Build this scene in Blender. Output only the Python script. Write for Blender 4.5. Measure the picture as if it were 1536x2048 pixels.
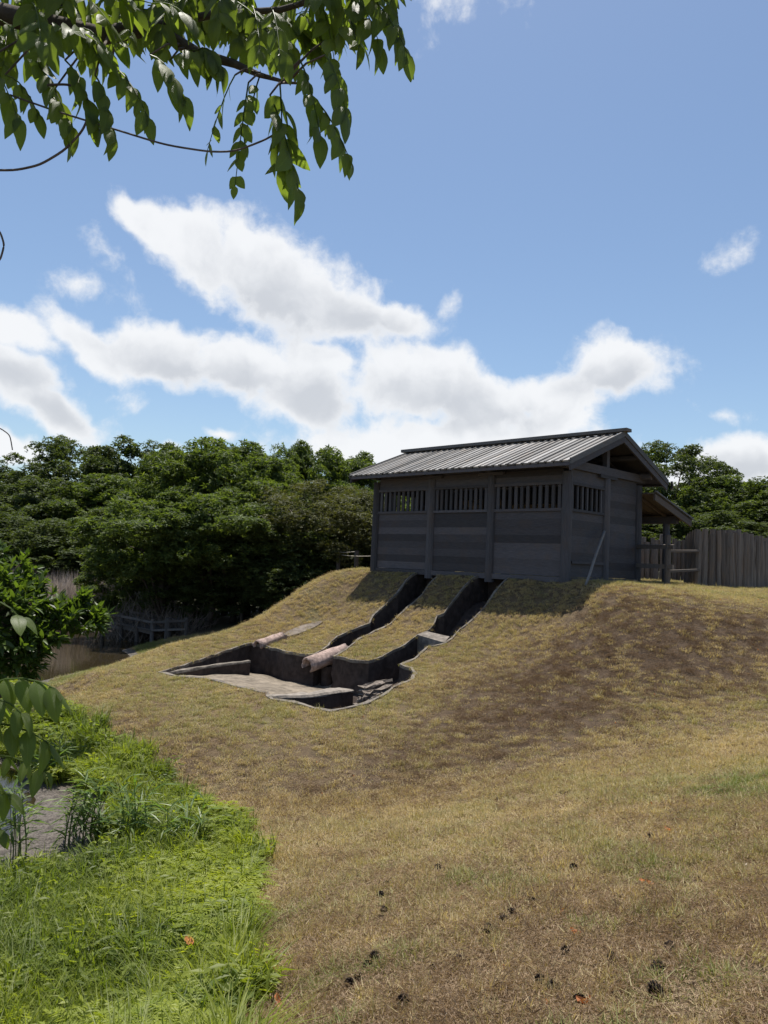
import bpy, bmesh, math, random
import numpy as np
from math import radians, sin, cos, pi, atan2, sqrt
from mathutils import Vector, Matrix, Euler
from mathutils.geometry import delaunay_2d_cdt

for o in list(bpy.data.objects): bpy.data.objects.remove(o)
SC = bpy.context.scene
COL = SC.collection
rng = np.random.default_rng(7)
random.seed(7)

# ------------------------------------------------------------------ camera
EYE = np.array([0., 0., 1.6])
PITCH, ROLL, F = radians(3.6), radians(2.4), 1536.
cf = np.array([0, cos(PITCH), sin(PITCH)]); r0 = np.array([1., 0, 0]); u0 = np.cross(r0, cf)
cr = r0*cos(ROLL) + u0*sin(ROLL); cu = -r0*sin(ROLL) + u0*cos(ROLL)
cam = bpy.data.objects.new('camera', bpy.data.cameras.new('camera')); COL.objects.link(cam)
cam.data.sensor_fit = 'HORIZONTAL'; cam.data.sensor_width = 36; cam.data.lens = 36*F/1536
cam.data.clip_start = .05; cam.data.clip_end = 3000
M = Matrix.Identity(4)
for i, v in enumerate((cr, cu, -cf)):
    for k in range(3): M[k][i] = v[k]
for k in range(3): M[k][3] = EYE[k]
cam.matrix_world = M
SC.camera = cam
SC.cycles.max_bounces = 5; SC.cycles.diffuse_bounces = 3; SC.cycles.glossy_bounces = 2; SC.cycles.transmission_bounces = 3; SC.cycles.transparent_max_bounces = 4

# ------------------------------------------------------------------ sun and exposure
SUN = np.array([-.03, .255, 1.]); SUN /= np.linalg.norm(SUN)
sl = bpy.data.lights.new('sun', 'SUN'); sl.energy = 5.0; sl.angle = radians(.55); sl.color = (1, .95, .87)
so = bpy.data.objects.new('sun', sl); COL.objects.link(so)
so.rotation_euler = Vector(-SUN).to_track_quat('-Z', 'Y').to_euler()
so.location = (0, 0, 60)
vs = SC.view_settings
vs.view_transform = 'Standard'; vs.look = 'None'; vs.exposure = 0.56; vs.gamma = 1; vs.use_curve_mapping = False

# ------------------------------------------------------------------ pixel helpers (photo pixels 1536 x 2048)
def ray(px, py):
    return cf*F + cr*(px-768) - cu*(py-1024)
def at_z(px, py, z):
    d = ray(px, py); return EYE + d*(z-EYE[2])/d[2]
def at_y(px, py, y):
    d = ray(px, py); return EYE + d*(y/d[1])
def at_d(px, py, dist):
    d = ray(px, py); return EYE + d*(dist/F)

# ------------------------------------------------------------------ world: sky and clouds
class NT:
    def __init__(s, tree): s.t = tree; s.n = tree.nodes; s.l = tree.links
    def node(s, typ, **kw):
        nd = s.n.new(typ)
        for k, v in kw.items():
            if k == 'inp':
                for i, x in v.items(): s.put(nd.inputs[i], x)
            else: setattr(nd, k, v)
        return nd
    def put(s, sock, x):
        if isinstance(x, bpy.types.NodeSocket): s.l.new(x, sock)
        else: sock.default_value = x
    def math(s, op, a, b=0., c=None, clamp=False):
        nd = s.n.new('ShaderNodeMath'); nd.operation = op; nd.use_clamp = clamp
        s.put(nd.inputs[0], a); s.put(nd.inputs[1], b)
        if c is not None: s.put(nd.inputs[2], c)
        return nd.outputs[0]
    def vmath(s, op, a, b=None, out=0, scale=None):
        nd = s.n.new('ShaderNodeVectorMath'); nd.operation = op
        s.put(nd.inputs[0], a)
        if b is not None: s.put(nd.inputs[1], b)
        if scale is not None: s.put(nd.inputs[3], scale)
        return nd.outputs[out]
    def ramp(s, fac, lo, hi, a=0., b=1., smooth=True):
        nd = s.n.new('ShaderNodeMapRange'); nd.interpolation_type = 'SMOOTHSTEP' if smooth else 'LINEAR'
        s.put(nd.inputs[0], fac); s.put(nd.inputs[1], lo); s.put(nd.inputs[2], hi); s.put(nd.inputs[3], a); s.put(nd.inputs[4], b)
        return nd.outputs[0]
    def mix(s, fac, a, b, blend='MIX'):
        nd = s.n.new('ShaderNodeMix'); nd.data_type = 'RGBA'; nd.blend_type = blend
        s.put(nd.inputs[0], fac); s.put(nd.inputs[6], a); s.put(nd.inputs[7], b)
        return nd.outputs[2]
    def noise(s, vec, scale, detail=4., rough=.55, dist=0., out=0):
        nd = s.n.new('ShaderNodeTexNoise')
        if vec is not None: s.put(nd.inputs['Vector'], vec)
        nd.inputs['Scale'].default_value = scale; nd.inputs['Detail'].default_value = detail
        nd.inputs['Roughness'].default_value = rough; nd.inputs['Distortion'].default_value = dist
        return nd.outputs[out]

def azel(px, py):
    d = ray(px, py); d = d/np.linalg.norm(d)
    return atan2(d[0], d[1]), math.asin(d[2])

CLOUDS = [  # centre x, y, radii, tilt (deg, clockwise), strength
 (300,455,92,42,28,1),(400,500,125,82,30,1),(540,550,175,112,24,1),(650,596,175,84,18,1),(790,634,115,42,10,1),(520,490,60,38,20,.8),
 (897,600,16,46,22,.2),(200,505,88,20,42,.2),(150,570,62,28,0,.38),
 (15,652,115,40,8,1),(170,688,120,38,30,1),(330,715,140,64,6,1),(350,685,70,48,10,1),(490,735,140,70,8,1),(600,790,130,86,10,1),(640,725,90,50,10,.9),
 (850,765,160,92,6,1),(870,730,85,58,0,1),(780,765,100,80,0,.9),(970,810,150,72,6,1),(1110,790,130,58,-8,1),(1230,735,110,68,4,1),(1150,690,14,34,-20,.2),(1370,738,36,26,0,.2),
 (15,745,120,62,14,1),(95,808,135,46,18,1),
 (900,890,360,72,-3,1),(700,905,130,48,0,.9),(1090,845,130,50,-6,.9),(20,890,90,30,12,.8),(330,897,34,18,0,.5),(440,872,30,12,0,.4),
 (1448,520,60,20,-12,.2),(1462,830,44,14,0,.2),(1505,925,130,52,-8,1),(1400,965,120,50,0,.9),(240,795,60,16,5,.14),(880,4,120,30,0,.14),(945,14,22,28,0,.18)]
GREYS = [(560,610,190,62,14),(720,640,130,38,8),(350,735,130,38,6),(480,760,110,40,10),(20,745,110,34,12),(620,800,110,48,8),(880,800,150,48,4),(1000,830,110,40,0),(1230,770,90,36,0),(110,820,90,26,14),(1500,950,100,26,0)]

W = bpy.data.worlds.new('World'); SC.world = W; W.use_nodes = True
W.node_tree.nodes.clear()
W.cycles.sampling_method = 'MANUAL'; W.cycles.sample_map_resolution = 256
def cloud_group():
    g = bpy.data.node_groups.new('cloud_density', 'ShaderNodeTree')
    g.interface.new_socket('P', in_out='INPUT', socket_type='NodeSocketVector')
    g.interface.new_socket('D', in_out='OUTPUT', socket_type='NodeSocketFloat')
    g.interface.new_socket('S', in_out='OUTPUT', socket_type='NodeSocketFloat')
    t = NT(g); gi = t.node('NodeGroupInput'); go = t.node('NodeGroupOutput')
    p = gi.outputs[0]
    # domain warp makes billowed, uneven edges
    w = t.noise(p, 9., 3., .6, out=1)
    w = t.vmath('SUBTRACT', w, (.5, .5, .5))
    pw = t.vmath('ADD', p, t.vmath('SCALE', w, scale=.05))
    acc = None
    for (x, y, rx, ry, rot, st) in CLOUDS:
        a, e = azel(x, y)
        mp = t.node('ShaderNodeMapping', vector_type='TEXTURE')
        if acc is None: t.put(mp.inputs[0], pw)
        else:   # chained so that the blobs are evaluated one after another
            nd = t.node('ShaderNodeVectorMath', operation='MULTIPLY_ADD'); t.put(nd.inputs[0], acc); nd.inputs[1].default_value = (1e-7,)*3; t.put(nd.inputs[2], pw); t.put(mp.inputs[0], nd.outputs[0])
        mp.inputs[1].default_value = (a, e, 0)
        mp.inputs[2].default_value = (0, 0, -radians(rot+2.4))
        mp.inputs[3].default_value = (rx/F*1.08, ry/F*1.08, 1)
        ln = t.vmath('LENGTH', mp.outputs[0], out=1)
        v = t.math('MULTIPLY_ADD', ln, -st, st)
        if acc is None: acc = v
        else: acc = t.math('SMOOTH_MAX', acc, v, .2)
    # the rest of the sky, outside the view, carries similar scattered clouds
    sx = t.node('ShaderNodeSeparateXYZ'); t.put(sx.inputs[0], p)
    aaz = t.math('ABSOLUTE', sx.outputs[0])
    gen = t.noise(t.vmath('MULTIPLY', pw, (1, 2.0, 1)), 2.6, 2., .5)
    gen = t.ramp(gen, .52, .82, -.4, 1., False)
    outw = t.math('MAXIMUM', t.ramp(aaz, .58, .8), t.ramp(sx.outputs[1], .75, 1.0))
    gen = t.math('MULTIPLY_ADD', outw, t.math('ADD', gen, 2.), -2.)
    acc = t.math('MAXIMUM', acc, gen)
    n1 = t.noise(pw, 13., 7., .6)
    n2 = t.noise(p, 70., 4., .62)
    d = t.math('ADD', acc, t.math('MULTIPLY_ADD', n1, 1.35, -.7))
    d = t.math('ADD', d, t.math('MULTIPLY_ADD', n2, .26, -.13))
    # thick parts are grey, thin and upper parts bright
    gacc = None
    for (x, y, rx, ry, rot) in GREYS:
        a, e = azel(x, y); mp = t.node('ShaderNodeMapping', vector_type='TEXTURE')
        nd = t.node('ShaderNodeVectorMath', operation='MULTIPLY_ADD'); t.put(nd.inputs[0], acc if gacc is None else gacc); nd.inputs[1].default_value = (1e-7,)*3; t.put(nd.inputs[2], pw); t.put(mp.inputs[0], nd.outputs[0])
        mp.inputs[1].default_value = (a, e, 0); mp.inputs[2].default_value = (0, 0, -radians(rot+2.4)); mp.inputs[3].default_value = (rx/F*1.25, ry/F*1.35, 1)
        v = t.math('SUBTRACT', 1., t.vmath('LENGTH', mp.outputs[0], out=1))
        gacc = v if gacc is None else t.math('SMOOTH_MAX', gacc, v, .3)
    gacc = t.math('MAXIMUM', gacc, t.math('MULTIPLY', gen, .8))
    n3 = t.noise(t.vmath('ADD', pw, (-.004, .014, 0)), 16., 5., .55)
    s_ = t.math('ADD', gacc, t.math('MULTIPLY_ADD', n3, 1.8, -.9))
    t.l.new(d, go.inputs[0]); t.l.new(s_, go.inputs[1])
    return g
t = NT(W.node_tree)
geo = t.node('ShaderNodeTexCoord')
sep = t.node('ShaderNodeSeparateXYZ'); t.l.new(geo.outputs['Generated'], sep.inputs[0])
az = t.math('ARCTAN2', sep.outputs[0], sep.outputs[1]); el = t.math('ARCSINE', sep.outputs[2])
cmb = t.node('ShaderNodeCombineXYZ'); t.l.new(az, cmb.inputs[0]); t.l.new(el, cmb.inputs[1])
sky = t.node('ShaderNodeTexSky', sky_type='NISHITA', sun_disc=False)
sky.sun_elevation = math.asin(SUN[2]); sky.sun_rotation = atan2(SUN[0], SUN[1]); sky.altitude = 20
sky.air_density = 1.0; sky.dust_density = .9; sky.ozone_density = 2.2
g1 = t.node('ShaderNodeGroup', node_tree=cloud_group()); t.l.new(cmb.outputs[0], g1.inputs[0])
alpha = t.ramp(g1.outputs[0], -.04, .42)
shade = t.math('MULTIPLY', t.ramp(g1.outputs[1], -.25, .95), t.ramp(g1.outputs[0], .15, .6))
SKY_K = .092
ccol = t.mix(shade, (6.9, 7.0, 7.15, 1), (4.7, 4.9, 5.25, 1))
hz = t.ramp(el, 0., .35, .55, 0.)
skyc = t.mix(1., sky.outputs[0], (.97, 1.0, 1.0, 1), 'MULTIPLY')
colr = t.mix(t.math('MULTIPLY', alpha, .96), skyc, ccol)
bg = t.node('ShaderNodeBackground'); t.l.new(colr, bg.inputs[0]); bg.inputs[1].default_value = SKY_K
wo = t.node('ShaderNodeOutputWorld'); t.l.new(bg.outputs[0], wo.inputs[0])

# ------------------------------------------------------------------ materials
def newmat(name):
    m = bpy.data.materials.new(name); m.use_nodes = True; m.node_tree.nodes.clear()
    t = NT(m.node_tree); out = t.node('ShaderNodeOutputMaterial')
    return m, t, out
def principled(t, out, col, rough=.8, spec=.3, bump=None, bdist=.01, bstr=.5):
    p = t.node('ShaderNodeBsdfPrincipled')
    t.put(p.inputs['Base Color'], col); t.put(p.inputs['Roughness'], rough); p.inputs['Specular IOR Level'].default_value = spec
    if bump is not None:
        b = t.node('ShaderNodeBump'); t.put(b.inputs['Height'], bump); b.inputs['Distance'].default_value = bdist; b.inputs['Strength'].default_value = bstr
        t.l.new(b.outputs[0], p.inputs['Normal'])
    if out is not None: t.l.new(p.outputs[0], out.inputs[0])
    return p
def wood_mat(name, base, stretch, rough=.75, spec=.3, var=.3, bands=0.):
    m, t, out = newmat(name)
    tc = t.node('ShaderNodeTexCoord'); oi = t.node('ShaderNodeObjectInfo')
    off = t.vmath('ADD', tc.outputs['Object'], t.vmath('SCALE', (7., 13., 5.), scale=oi.outputs['Random']))
    v = t.vmath('MULTIPLY', off, stretch)
    n = t.noise(v, 6., 6., .65, .3)
    n2 = t.noise(off, 2.2, 4., .6)
    fine = t.noise(v, 30., 4., .6)
    f = t.math('MULTIPLY_ADD', n, 1.1, -.05)
    dark = tuple(c*.42 for c in base)+(1,); lite = tuple(min(1, c*1.5) for c in base)+(1,)
    c = t.mix(f, dark, lite)
    warm = t.mix(t.ramp(n2, .45, .75, 0, .55), c, (base[0]*1.25, base[1]*1.02, base[2]*.8, 1))
    k = t.math('MULTIPLY_ADD', oi.outputs['Random'], 2*var, 1-var)
    cc = t.vmath('SCALE', warm, scale=k)
    principled(t, out, cc, rough, spec, t.math('ADD', n, t.math('MULTIPLY', fine, .5)), .006, .7)
    return m
WOOD_H = wood_mat('weathered board', (.080, .074, .080), (9, 1, 9), var=.42)
WOOD_HX = wood_mat('weathered board across', (.070, .066, .072), (1, 9, 9))
WOOD_V = wood_mat('weathered post', (.076, .073, .080), (8, 8, .7))
WOOD_ROOF = wood_mat('weathered roof board', (.235, .228, .22), (.8, 9, 4), .5, .45, .45)
WOOD_BAT = wood_mat('weathered roof batten', (.10, .098, .096), (.8, 9, 4), .7, .3, .3)
WOOD_LOG = wood_mat('palisade log', (.165, .142, .126), (8, 8, .6), .85, .2, .3)
WOOD_BROWN = wood_mat('brown board', (.115, .088, .070), (1, 8, 8))
WOOD_PALE = wood_mat('pale stick', (.20, .19, .18), (8, 8, .6), .8, .2, .1)
WOOD_DARK = wood_mat('old walkway timber', (.10, .09, .085), (3, 3, 3), .8, .2, .35)

def earth_mat(name, base, rough=.95, sc=6., bstr=.8, bd=.02):
    m, t, out = newmat(name)
    tc = t.node('ShaderNodeTexCoord')
    n = t.noise(tc.outputs['Object'], sc, 8., .65); n2 = t.noise(tc.outputs['Object'], sc*.25, 3., .5)
    vs_ = t.vmath('MULTIPLY', tc.outputs['Object'], (1, 1, .18)); n3 = t.noise(vs_, sc*1.4, 4., .6)
    f = t.math('ADD', t.math('MULTIPLY', n, .6), t.math('MULTIPLY', n2, .4))
    c = t.mix(t.ramp(f, .3, .7), tuple(x*.5 for x in base)+(1,), tuple(x*1.4 for x in base)+(1,))
    c = t.mix(t.ramp(n3, .5, .75, 0, .45), c, tuple(x*.45 for x in base)+(1,))
    principled(t, out, c, rough, .2, n, bd, bstr)
    return m
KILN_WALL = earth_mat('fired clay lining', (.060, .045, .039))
KILN_FLOOR = earth_mat('pale trodden earth', (.185, .155, .12), sc=7.)
KILN_RIM = earth_mat('cement capping', (.17, .15, .128), sc=9.)
FLUE = earth_mat('grey brown flue crust', (.155, .13, .108), sc=7.)
CAPB = earth_mat('pale worn capping', (.21, .185, .16), sc=9.)
ARCH = earth_mat('pink clay arch', (.36, .27, .235), sc=14., bd=.015)
ROCK = earth_mat('layered rock', (.19, .16, .135), sc=11., bd=.04)
MUD = None

def leaf_mat(name, c1, c2, trans=.4, rough=.45, spec=.4, veins=False, attr=None, thin=(1.0, 1.0, .35)):
    m, t, out = newmat(name)
    gi = t.node('ShaderNodeNewGeometry')
    rnd = gi.outputs['Random Per Island']
    if attr:
        a = t.node('ShaderNodeAttribute', attribute_type='INSTANCER', attribute_name=attr); fac = a.outputs['Fac']
        fac = t.math('ADD', fac, t.math('MULTIPLY_ADD', rnd, .5, -.25), clamp=True)
    else: fac = rnd
    col = t.mix(fac, c1+(1,), c2+(1,))
    hv = None
    if veins:
        tc = t.node('ShaderNodeTexCoord'); sp = t.node('ShaderNodeSeparateXYZ'); t.l.new(tc.outputs['UV'], sp.inputs[0])
        ax = t.math('ABSOLUTE', t.math('SUBTRACT', sp.outputs[0], .5))
        ph = t.math('MULTIPLY', t.math('SUBTRACT', sp.outputs[1], t.math('MULTIPLY', ax, .55)), 75.)
        s_ = t.math('POWER', t.math('ABSOLUTE', t.math('SINE', ph)), 4.)
        mid = t.ramp(ax, 0., .05, 1., 0.)
        v = t.math('SUBTRACT', 1., t.math('MAXIMUM', t.math('SUBTRACT', 1., t.ramp(s_, 0., .5)), mid))
        hv = v
        oi = t.node('ShaderNodeObjectInfo')
        col = t.mix(oi.outputs['Random'], col, c1+(1,))
        col = t.mix(v, t.mix(.5, col, (.16, .22, .06, 1)), col)
    p = principled(t, None, col, rough, spec, hv, .002, .6)
    tr = t.node('ShaderNodeBsdfTranslucent'); t.put(tr.inputs[0], t.vmath('MULTIPLY', t.vmath('SCALE', col, scale=1.9), thin))
    mx = t.node('ShaderNodeMixShader'); mx.inputs[0].default_value = trans
    t.l.new(p.outputs[0], mx.inputs[1]); t.l.new(tr.outputs[0], mx.inputs[2]); t.l.new(mx.outputs[0], out.inputs[0])
    return m
LEAF_A = leaf_mat('dark evergreen leaf', (.038, .056, .022), (.085, .110, .036), .36, .55, .2)
LEAF_B = leaf_mat('mid green leaf', (.046, .072, .021), (.108, .142, .038), .42, .55, .22)
LEAF_C = leaf_mat('olive leaf', (.060, .066, .028), (.105, .108, .046), .3, .55, .2)
LEAF_S = leaf_mat('glossy shrub leaf', (.032, .058, .012), (.085, .130, .025), .42, .4, .35)
LEAF_W = leaf_mat('walnut leaflet', (.075, .112, .026), (.125, .165, .036), .58, .42, .45, veins=True)
BARK = earth_mat('bark', (.085, .070, .058), sc=9.)
TWIG = earth_mat('grey twig', (.13, .105, .09), sc=20.)
TWIG_D = earth_mat('dead brush', (.21, .17, .14), sc=20.)
REED_D = leaf_mat('dead reed', (.26, .225, .21), (.40, .36, .33), .2, .8, .1, thin=(1, .9, .75))
TURF = leaf_mat('turf blade', (.425, .335, .195), (.140, .168, .048), .3, .6, .25, attr='tint', thin=(1., .95, .5))
THATCH = leaf_mat('dead thatch blade', (.33, .250, .170), (.110, .070, .042), .2, .75, .15, attr='tint', thin=(1., .9, .6))
GRASS = leaf_mat('lush grass blade', (.205, .235, .028), (.085, .120, .020), .48, .5, .3, attr='tint')
FERN = leaf_mat('yellow green fern', (.255, .285, .036), (.15, .195, .028), .45, .5, .3, attr='tint')
REED = leaf_mat('green reed', (.085, .150, .035), (.15, .19, .075), .4, .45, .4)
ORANGE = leaf_mat('orange dead leaf', (.50, .16, .06), (.55, .25, .12), .2, .6, .2)
PALE = leaf_mat('bleached dead leaf', (.55, .47, .38), (.40, .32, .24), .1, .7, .2)
CONE = earth_mat('pine cone scale', (.045, .032, .025), sc=40.)
ROPE = earth_mat('rope', (.40, .36, .30), sc=40.)

# ------------------------------------------------------------------ object helpers
def link(o, parent=None):
    COL.objects.link(o)
    if parent is not None: o.parent = parent
    return o
def tag(o, label=None, cat=None, group=None, kind=None):
    if label: o['label'] = label
    if cat: o['category'] = cat
    if group: o['group'] = group
    if kind: o['kind'] = kind
    return o
def fastmesh(name, V, faces, mat=None, smooth=False, uv=None):
    """faces: list of int arrays, each (n,k)"""
    me = bpy.data.meshes.new(name)
    V = np.asarray(V, np.float32).reshape(-1, 3)
    if not isinstance(faces, (list, tuple)): faces = [faces]
    fl = [np.asarray(f, np.int32) for f in faces if len(f)]
    me.vertices.add(len(V)); me.vertices.foreach_set('co', V.ravel())
    li = np.concatenate([f.ravel() for f in fl])
    sizes = np.concatenate([np.full(len(f), f.shape[1], np.int32) for f in fl])
    starts = np.concatenate([[0], np.cumsum(sizes)[:-1]]).astype(np.int32)
    me.loops.add(len(li)); me.loops.foreach_set('vertex_index', li)
    me.polygons.add(len(sizes)); me.polygons.foreach_set('loop_start', starts); me.polygons.foreach_set('loop_total', sizes)
    me.polygons.foreach_set('use_smooth', np.full(len(sizes), bool(smooth)))
    me.update(calc_edges=True)
    if uv is not None:
        l = me.uv_layers.new(name='UVMap'); l.data.foreach_set('uv', np.asarray(uv, np.float32)[li].ravel())
    if mat: me.materials.append(mat)
    return me
def ob(name, me, parent=None, loc=None, rot=None, scale=None):
    o = bpy.data.objects.new(name, me); link(o, parent)
    if loc is not None: o.location = loc
    if rot is not None: o.rotation_euler = rot
    if scale is not None: o.scale = scale
    return o
def empty(name, loc=(0, 0, 0), rz=0.):
    o = bpy.data.objects.new(name, None); link(o); o.location = loc; o.rotation_euler = (0, 0, rz); o.empty_display_size = .2
    return o
BOXF = np.array([[0, 3, 2, 1], [4, 5, 6, 7], [0, 1, 5, 4], [1, 2, 6, 5], [2, 3, 7, 6], [3, 0, 4, 7]])
def boxmesh(name, lo, hi, mat, wob=0.):
    x0, y0, z0 = lo; x1, y1, z1 = hi
    V = np.array([[x0, y0, z0], [x1, y0, z0], [x1, y1, z0], [x0, y1, z0], [x0, y0, z1], [x1, y0, z1], [x1, y1, z1], [x0, y1, z1]], float)
    if wob: V += rng.uniform(-wob, wob, V.shape)
    return fastmesh(name, V, BOXF, mat)
def box(name, lo, hi, mat, parent, wob=0.):
    return ob(name, boxmesh(name, lo, hi, mat, wob), parent)
def tube(pts, rad, n=6, cap=True):
    """tapered tube through pts -> V, quads, tris"""
    P = np.asarray(pts, float); k = len(P); rad = np.broadcast_to(rad, (k,))
    T = np.gradient(P, axis=0); T /= np.linalg.norm(T, axis=1)[:, None] + 1e-9
    ref = np.array([0, 0, 1.]) if abs(T[0][2]) < .9 else np.array([1., 0, 0])
    V = []
    for i in range(k):
        a = np.cross(T[i], ref); a /= np.linalg.norm(a) + 1e-9; b = np.cross(T[i], a)
        for j in range(n):
            th = 2*pi*j/n; V.append(P[i] + rad[i]*(a*cos(th) + b*sin(th)))
    q = [[i*n+j, i*n+(j+1) % n, (i+1)*n+(j+1) % n, (i+1)*n+j] for i in range(k-1) for j in range(n)]
    tr = []
    if cap:
        V.append(P[0]); V.append(P[-1]); c0, c1 = k*n, k*n+1
        tr = [[c0, (j+1) % n, j] for j in range(n)] + [[c1, (k-1)*n+j, (k-1)*n+(j+1) % n] for j in range(n)]
    return np.array(V), np.array(q), np.array(tr)
def merge(parts):
    Vs, Q, T, off = [], [], [], 0
    for V, q, tr in parts:
        Vs.append(V)
        if len(q): Q.append(np.asarray(q)+off)
        if len(tr): T.append(np.asarray(tr)+off)
        off += len(V)
    return np.vstack(Vs), [x for x in (np.vstack(Q) if Q else np.zeros((0, 4), int), np.vstack(T) if T else np.zeros((0, 3), int)) if len(x)]
def tubeobj(name, pts, rad, mat, parent=None, n=6, smooth=True):
    V, f = merge([tube(pts, rad, n)])
    return ob(name, fastmesh(name, V, f, mat, smooth), parent)

# ------------------------------------------------------------------ terrain height field
BC = np.array([3.963, 16.616, 1.33])              # right front corner of the shed
D1 = np.array([-.70711, .70711, 0]); D2 = np.array([.70711, .70711, 0])
def ab(a, b, z=0.): return np.array([BC[0], BC[1], 0]) + D1*a + D2*b + np.array([0, 0, z])
WATER = -1.4
ctl = []
for a in (-.3, 1.2, 2.7, 4.2, 5.6, 6.3):
    for b in (-.12, .6, 2.2, 4.): ctl.append(ab(a, b, 1.31))
for a in (.9, 1.9, 2.9, 3.9, 4.9, 5.7):
    for b, z in ((-.35, 1.2), (-.65, .95), (-.95, .70), (-1.25, .47), (-1.85, .06), (-2.5, -.16), (-3.04, -.34), (-3.6, -.46), (-5, -.58), (-6.9, -.72), (-7.9, -.84), (-9.2, -1.05)):
        ctl.append(ab(a, b, z))
for a, b, z in ((6.5, -.3, 1.28), (6.7, .6, 1.3), (6.7, 2., 1.25), (6.4, -1.4, .55), (6.5, -2.2, .12), (7, -1.3, .78), (7, -2.2, .3), (7, -3.1, -.1), (7, -4, -.34), (7, -5, -.48), (7.2, -.4, 1.15),
                (8, 1, 1.12), (8, -.5, .80), (8, -1.5, .22), (8, -2.5, -.27), (8, -3.4, -.52), (8, -4.4, -.7), (9.5, 1.5, .6), (9.5, 0, .1), (9.5, -2, -.65), (9.5, -4, -1.05),
                (11, 2, -.2), (11, 0, -.6), (11, -2.5, -1.15), (7.2, -6.2, -.85), (8.2, -6.2, -1.15), (5.4, -8, -.95), (6.2, -7.6, -1.1),
                (-.6, -.6, 1.05), (-.6, -1.2, .6), (-.4, -2, .12), (-.2, -3, -.28), (-.2, -4.5, -.5), (-.3, -6, -.68), (-.6, -7.2, -.84), (-1.2, -.9, 1.0), (-1.4, -1.6, .55), (-1.3, -2.6, .0), (-1.3, -4, -.42), (-1.5, -5.5, -.66)):
    ctl.append(ab(a, b, z))
for u, v, z in ((250, 1300, -1.39), (160, 1345, -1.39), (60, 1370, -1.39), (0, 1385, -1.39), (270, 1325, -1.2), (130, 1400, -1.22),
                (0, 1500, -1.35), (100, 1555, -1.34), (160, 1640, -1.34), (95, 1625, -1.365), (20, 1610, -1.455), (-60, 1600, -1.5), (-60, 1680, -1.45), (30, 1690, -1.37), (80, 1700, -1.36), (0, 1745, -1.355), (250, 1750, -1.27), (0, 1900, -1.2), (300, 1850, -1.12), (250, 2048, -.98), (430, 1750, -1.15), (-200, 1800, -1.3), (-200, 2048, -1.1),
                (570, 1800, -.92), (560, 1900, -.76), (530, 2040, -.6), (545, 1700, -1.08), (530, 1660, -1.14), (330, 1570, -1.24), (250, 1520, -1.27), (105, 1410, -1.27), (400, 1500, -1.0),
                (700, 1460, -.8), (700, 1540, -1.0), (700, 1640, -1.13), (700, 1750, -.93), (700, 1900, -.56), (700, 2048, -.32),
                (1000, 1420, -.58), (1000, 1500, -.78), (1000, 1580, -.81), (1000, 1700, -.56), (1000, 1850, -.31), (1000, 2048, -.1),
                (1250, 1193, 1.1), (1250, 1250, .66), (1250, 1330, .12), (1250, 1420, -.3), (1250, 1500, -.52), (1250, 1600, -.5), (1250, 1750, -.35), (1250, 1900, -.15), (1250, 2048, 0),
                (1536, 1210, 1.05), (1536, 1250, .78), (1536, 1300, .42), (1536, 1380, 0), (1536, 1460, -.25), (1536, 1560, -.25), (1536, 1700, -.15), (1536, 1900, .05), (1536, 2048, .2),
                (1800, 1230, 1.05), (1800, 1320, .55), (1800, 1450, .05), (1800, 1600, .05), (1800, 1900, .3)):
    ctl.append(at_z(u, v, z))
for p in ((0, 0, 0), (1.5, 0, .25), (-1, 1.5, -.2), (-2.5, 2, -.7), (-4, 3, -1.05), (0, -4, .3), (5, 0, .6), (-8, 2, -1.2), (-7, 8, -1.35), (-9, 12, -1.5), (-12, 12, -1.3), (-16, 4, -.8),
          (-10, 18, -1.8), (-9, 22, -1.8), (-8, 26, -1.7), (-11, 28, -1.6), (-14, 24, -1.8), (-18, 20, -1.5), (-14, 32, -1.15), (-10, 33, -1.1), (-20, 34, -.9), (-6.1, 25, -1.0), (-5, 28, -.7), (-1, 28, .1), (-3, 33, -.5), (3, 32, .6), (5, 26, 1.25),
          (8, 19, 1.28), (12, 22, 1.3), (10, 28, 1.3), (18, 24, 1.3), (20, 12, 1.2), (16, 33, 1.2), (14, 6, .8), (7.2, 17.2, 1.26), (9.5, 17.5, 1.22), (6, 17.6, 1.29)):
    ctl.append(np.array(p, float))
ctl = np.array(ctl)
def tps_fit(P, reg=.002):
    n = len(P); X = P[:, :2]
    d2 = ((X[:, None]-X[None])**2).sum(-1); K = .5*d2*np.log(d2+1e-9) + np.eye(n)*reg*n*.05
    A = np.zeros((n+3, n+3)); A[:n, :n] = K; A[:n, n] = 1; A[:n, n+1:] = X; A[n, :n] = 1; A[n+1:, :n] = X.T
    return np.linalg.solve(A, np.concatenate([P[:, 2], [0, 0, 0]]))
TW = tps_fit(ctl)
def H(xy):
    xy = np.atleast_2d(np.asarray(xy, float))[:, :2]
    q = np.column_stack([np.clip(xy[:, 0], -20, 20), np.clip(xy[:, 1], -4, 33)])
    out = np.empty(len(q)); n = len(ctl)
    for i in range(0, len(q), 20000):
        c = q[i:i+20000]; d2 = ((c[:, None]-ctl[None, :, :2])**2).sum(-1)
        out[i:i+20000] = (.5*d2*np.log(d2+1e-9))@TW[:n] + TW[n] + c@TW[n+1:]
    return np.clip(out, -1.9, 1.45)
def h1(x, y): return float(H([[x, y]])[0])
def hit(px, py, tmin=1.5, tmax=60.):
    d = ray(px, py)/F; tt = np.arange(tmin, tmax, .01); P = EYE + tt[:, None]*d
    hh = H(P); k = np.argmax(P[:, 2] <= hh)
    if P[k, 2] > hh[k]: k = len(tt)-1
    return P[k]
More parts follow.
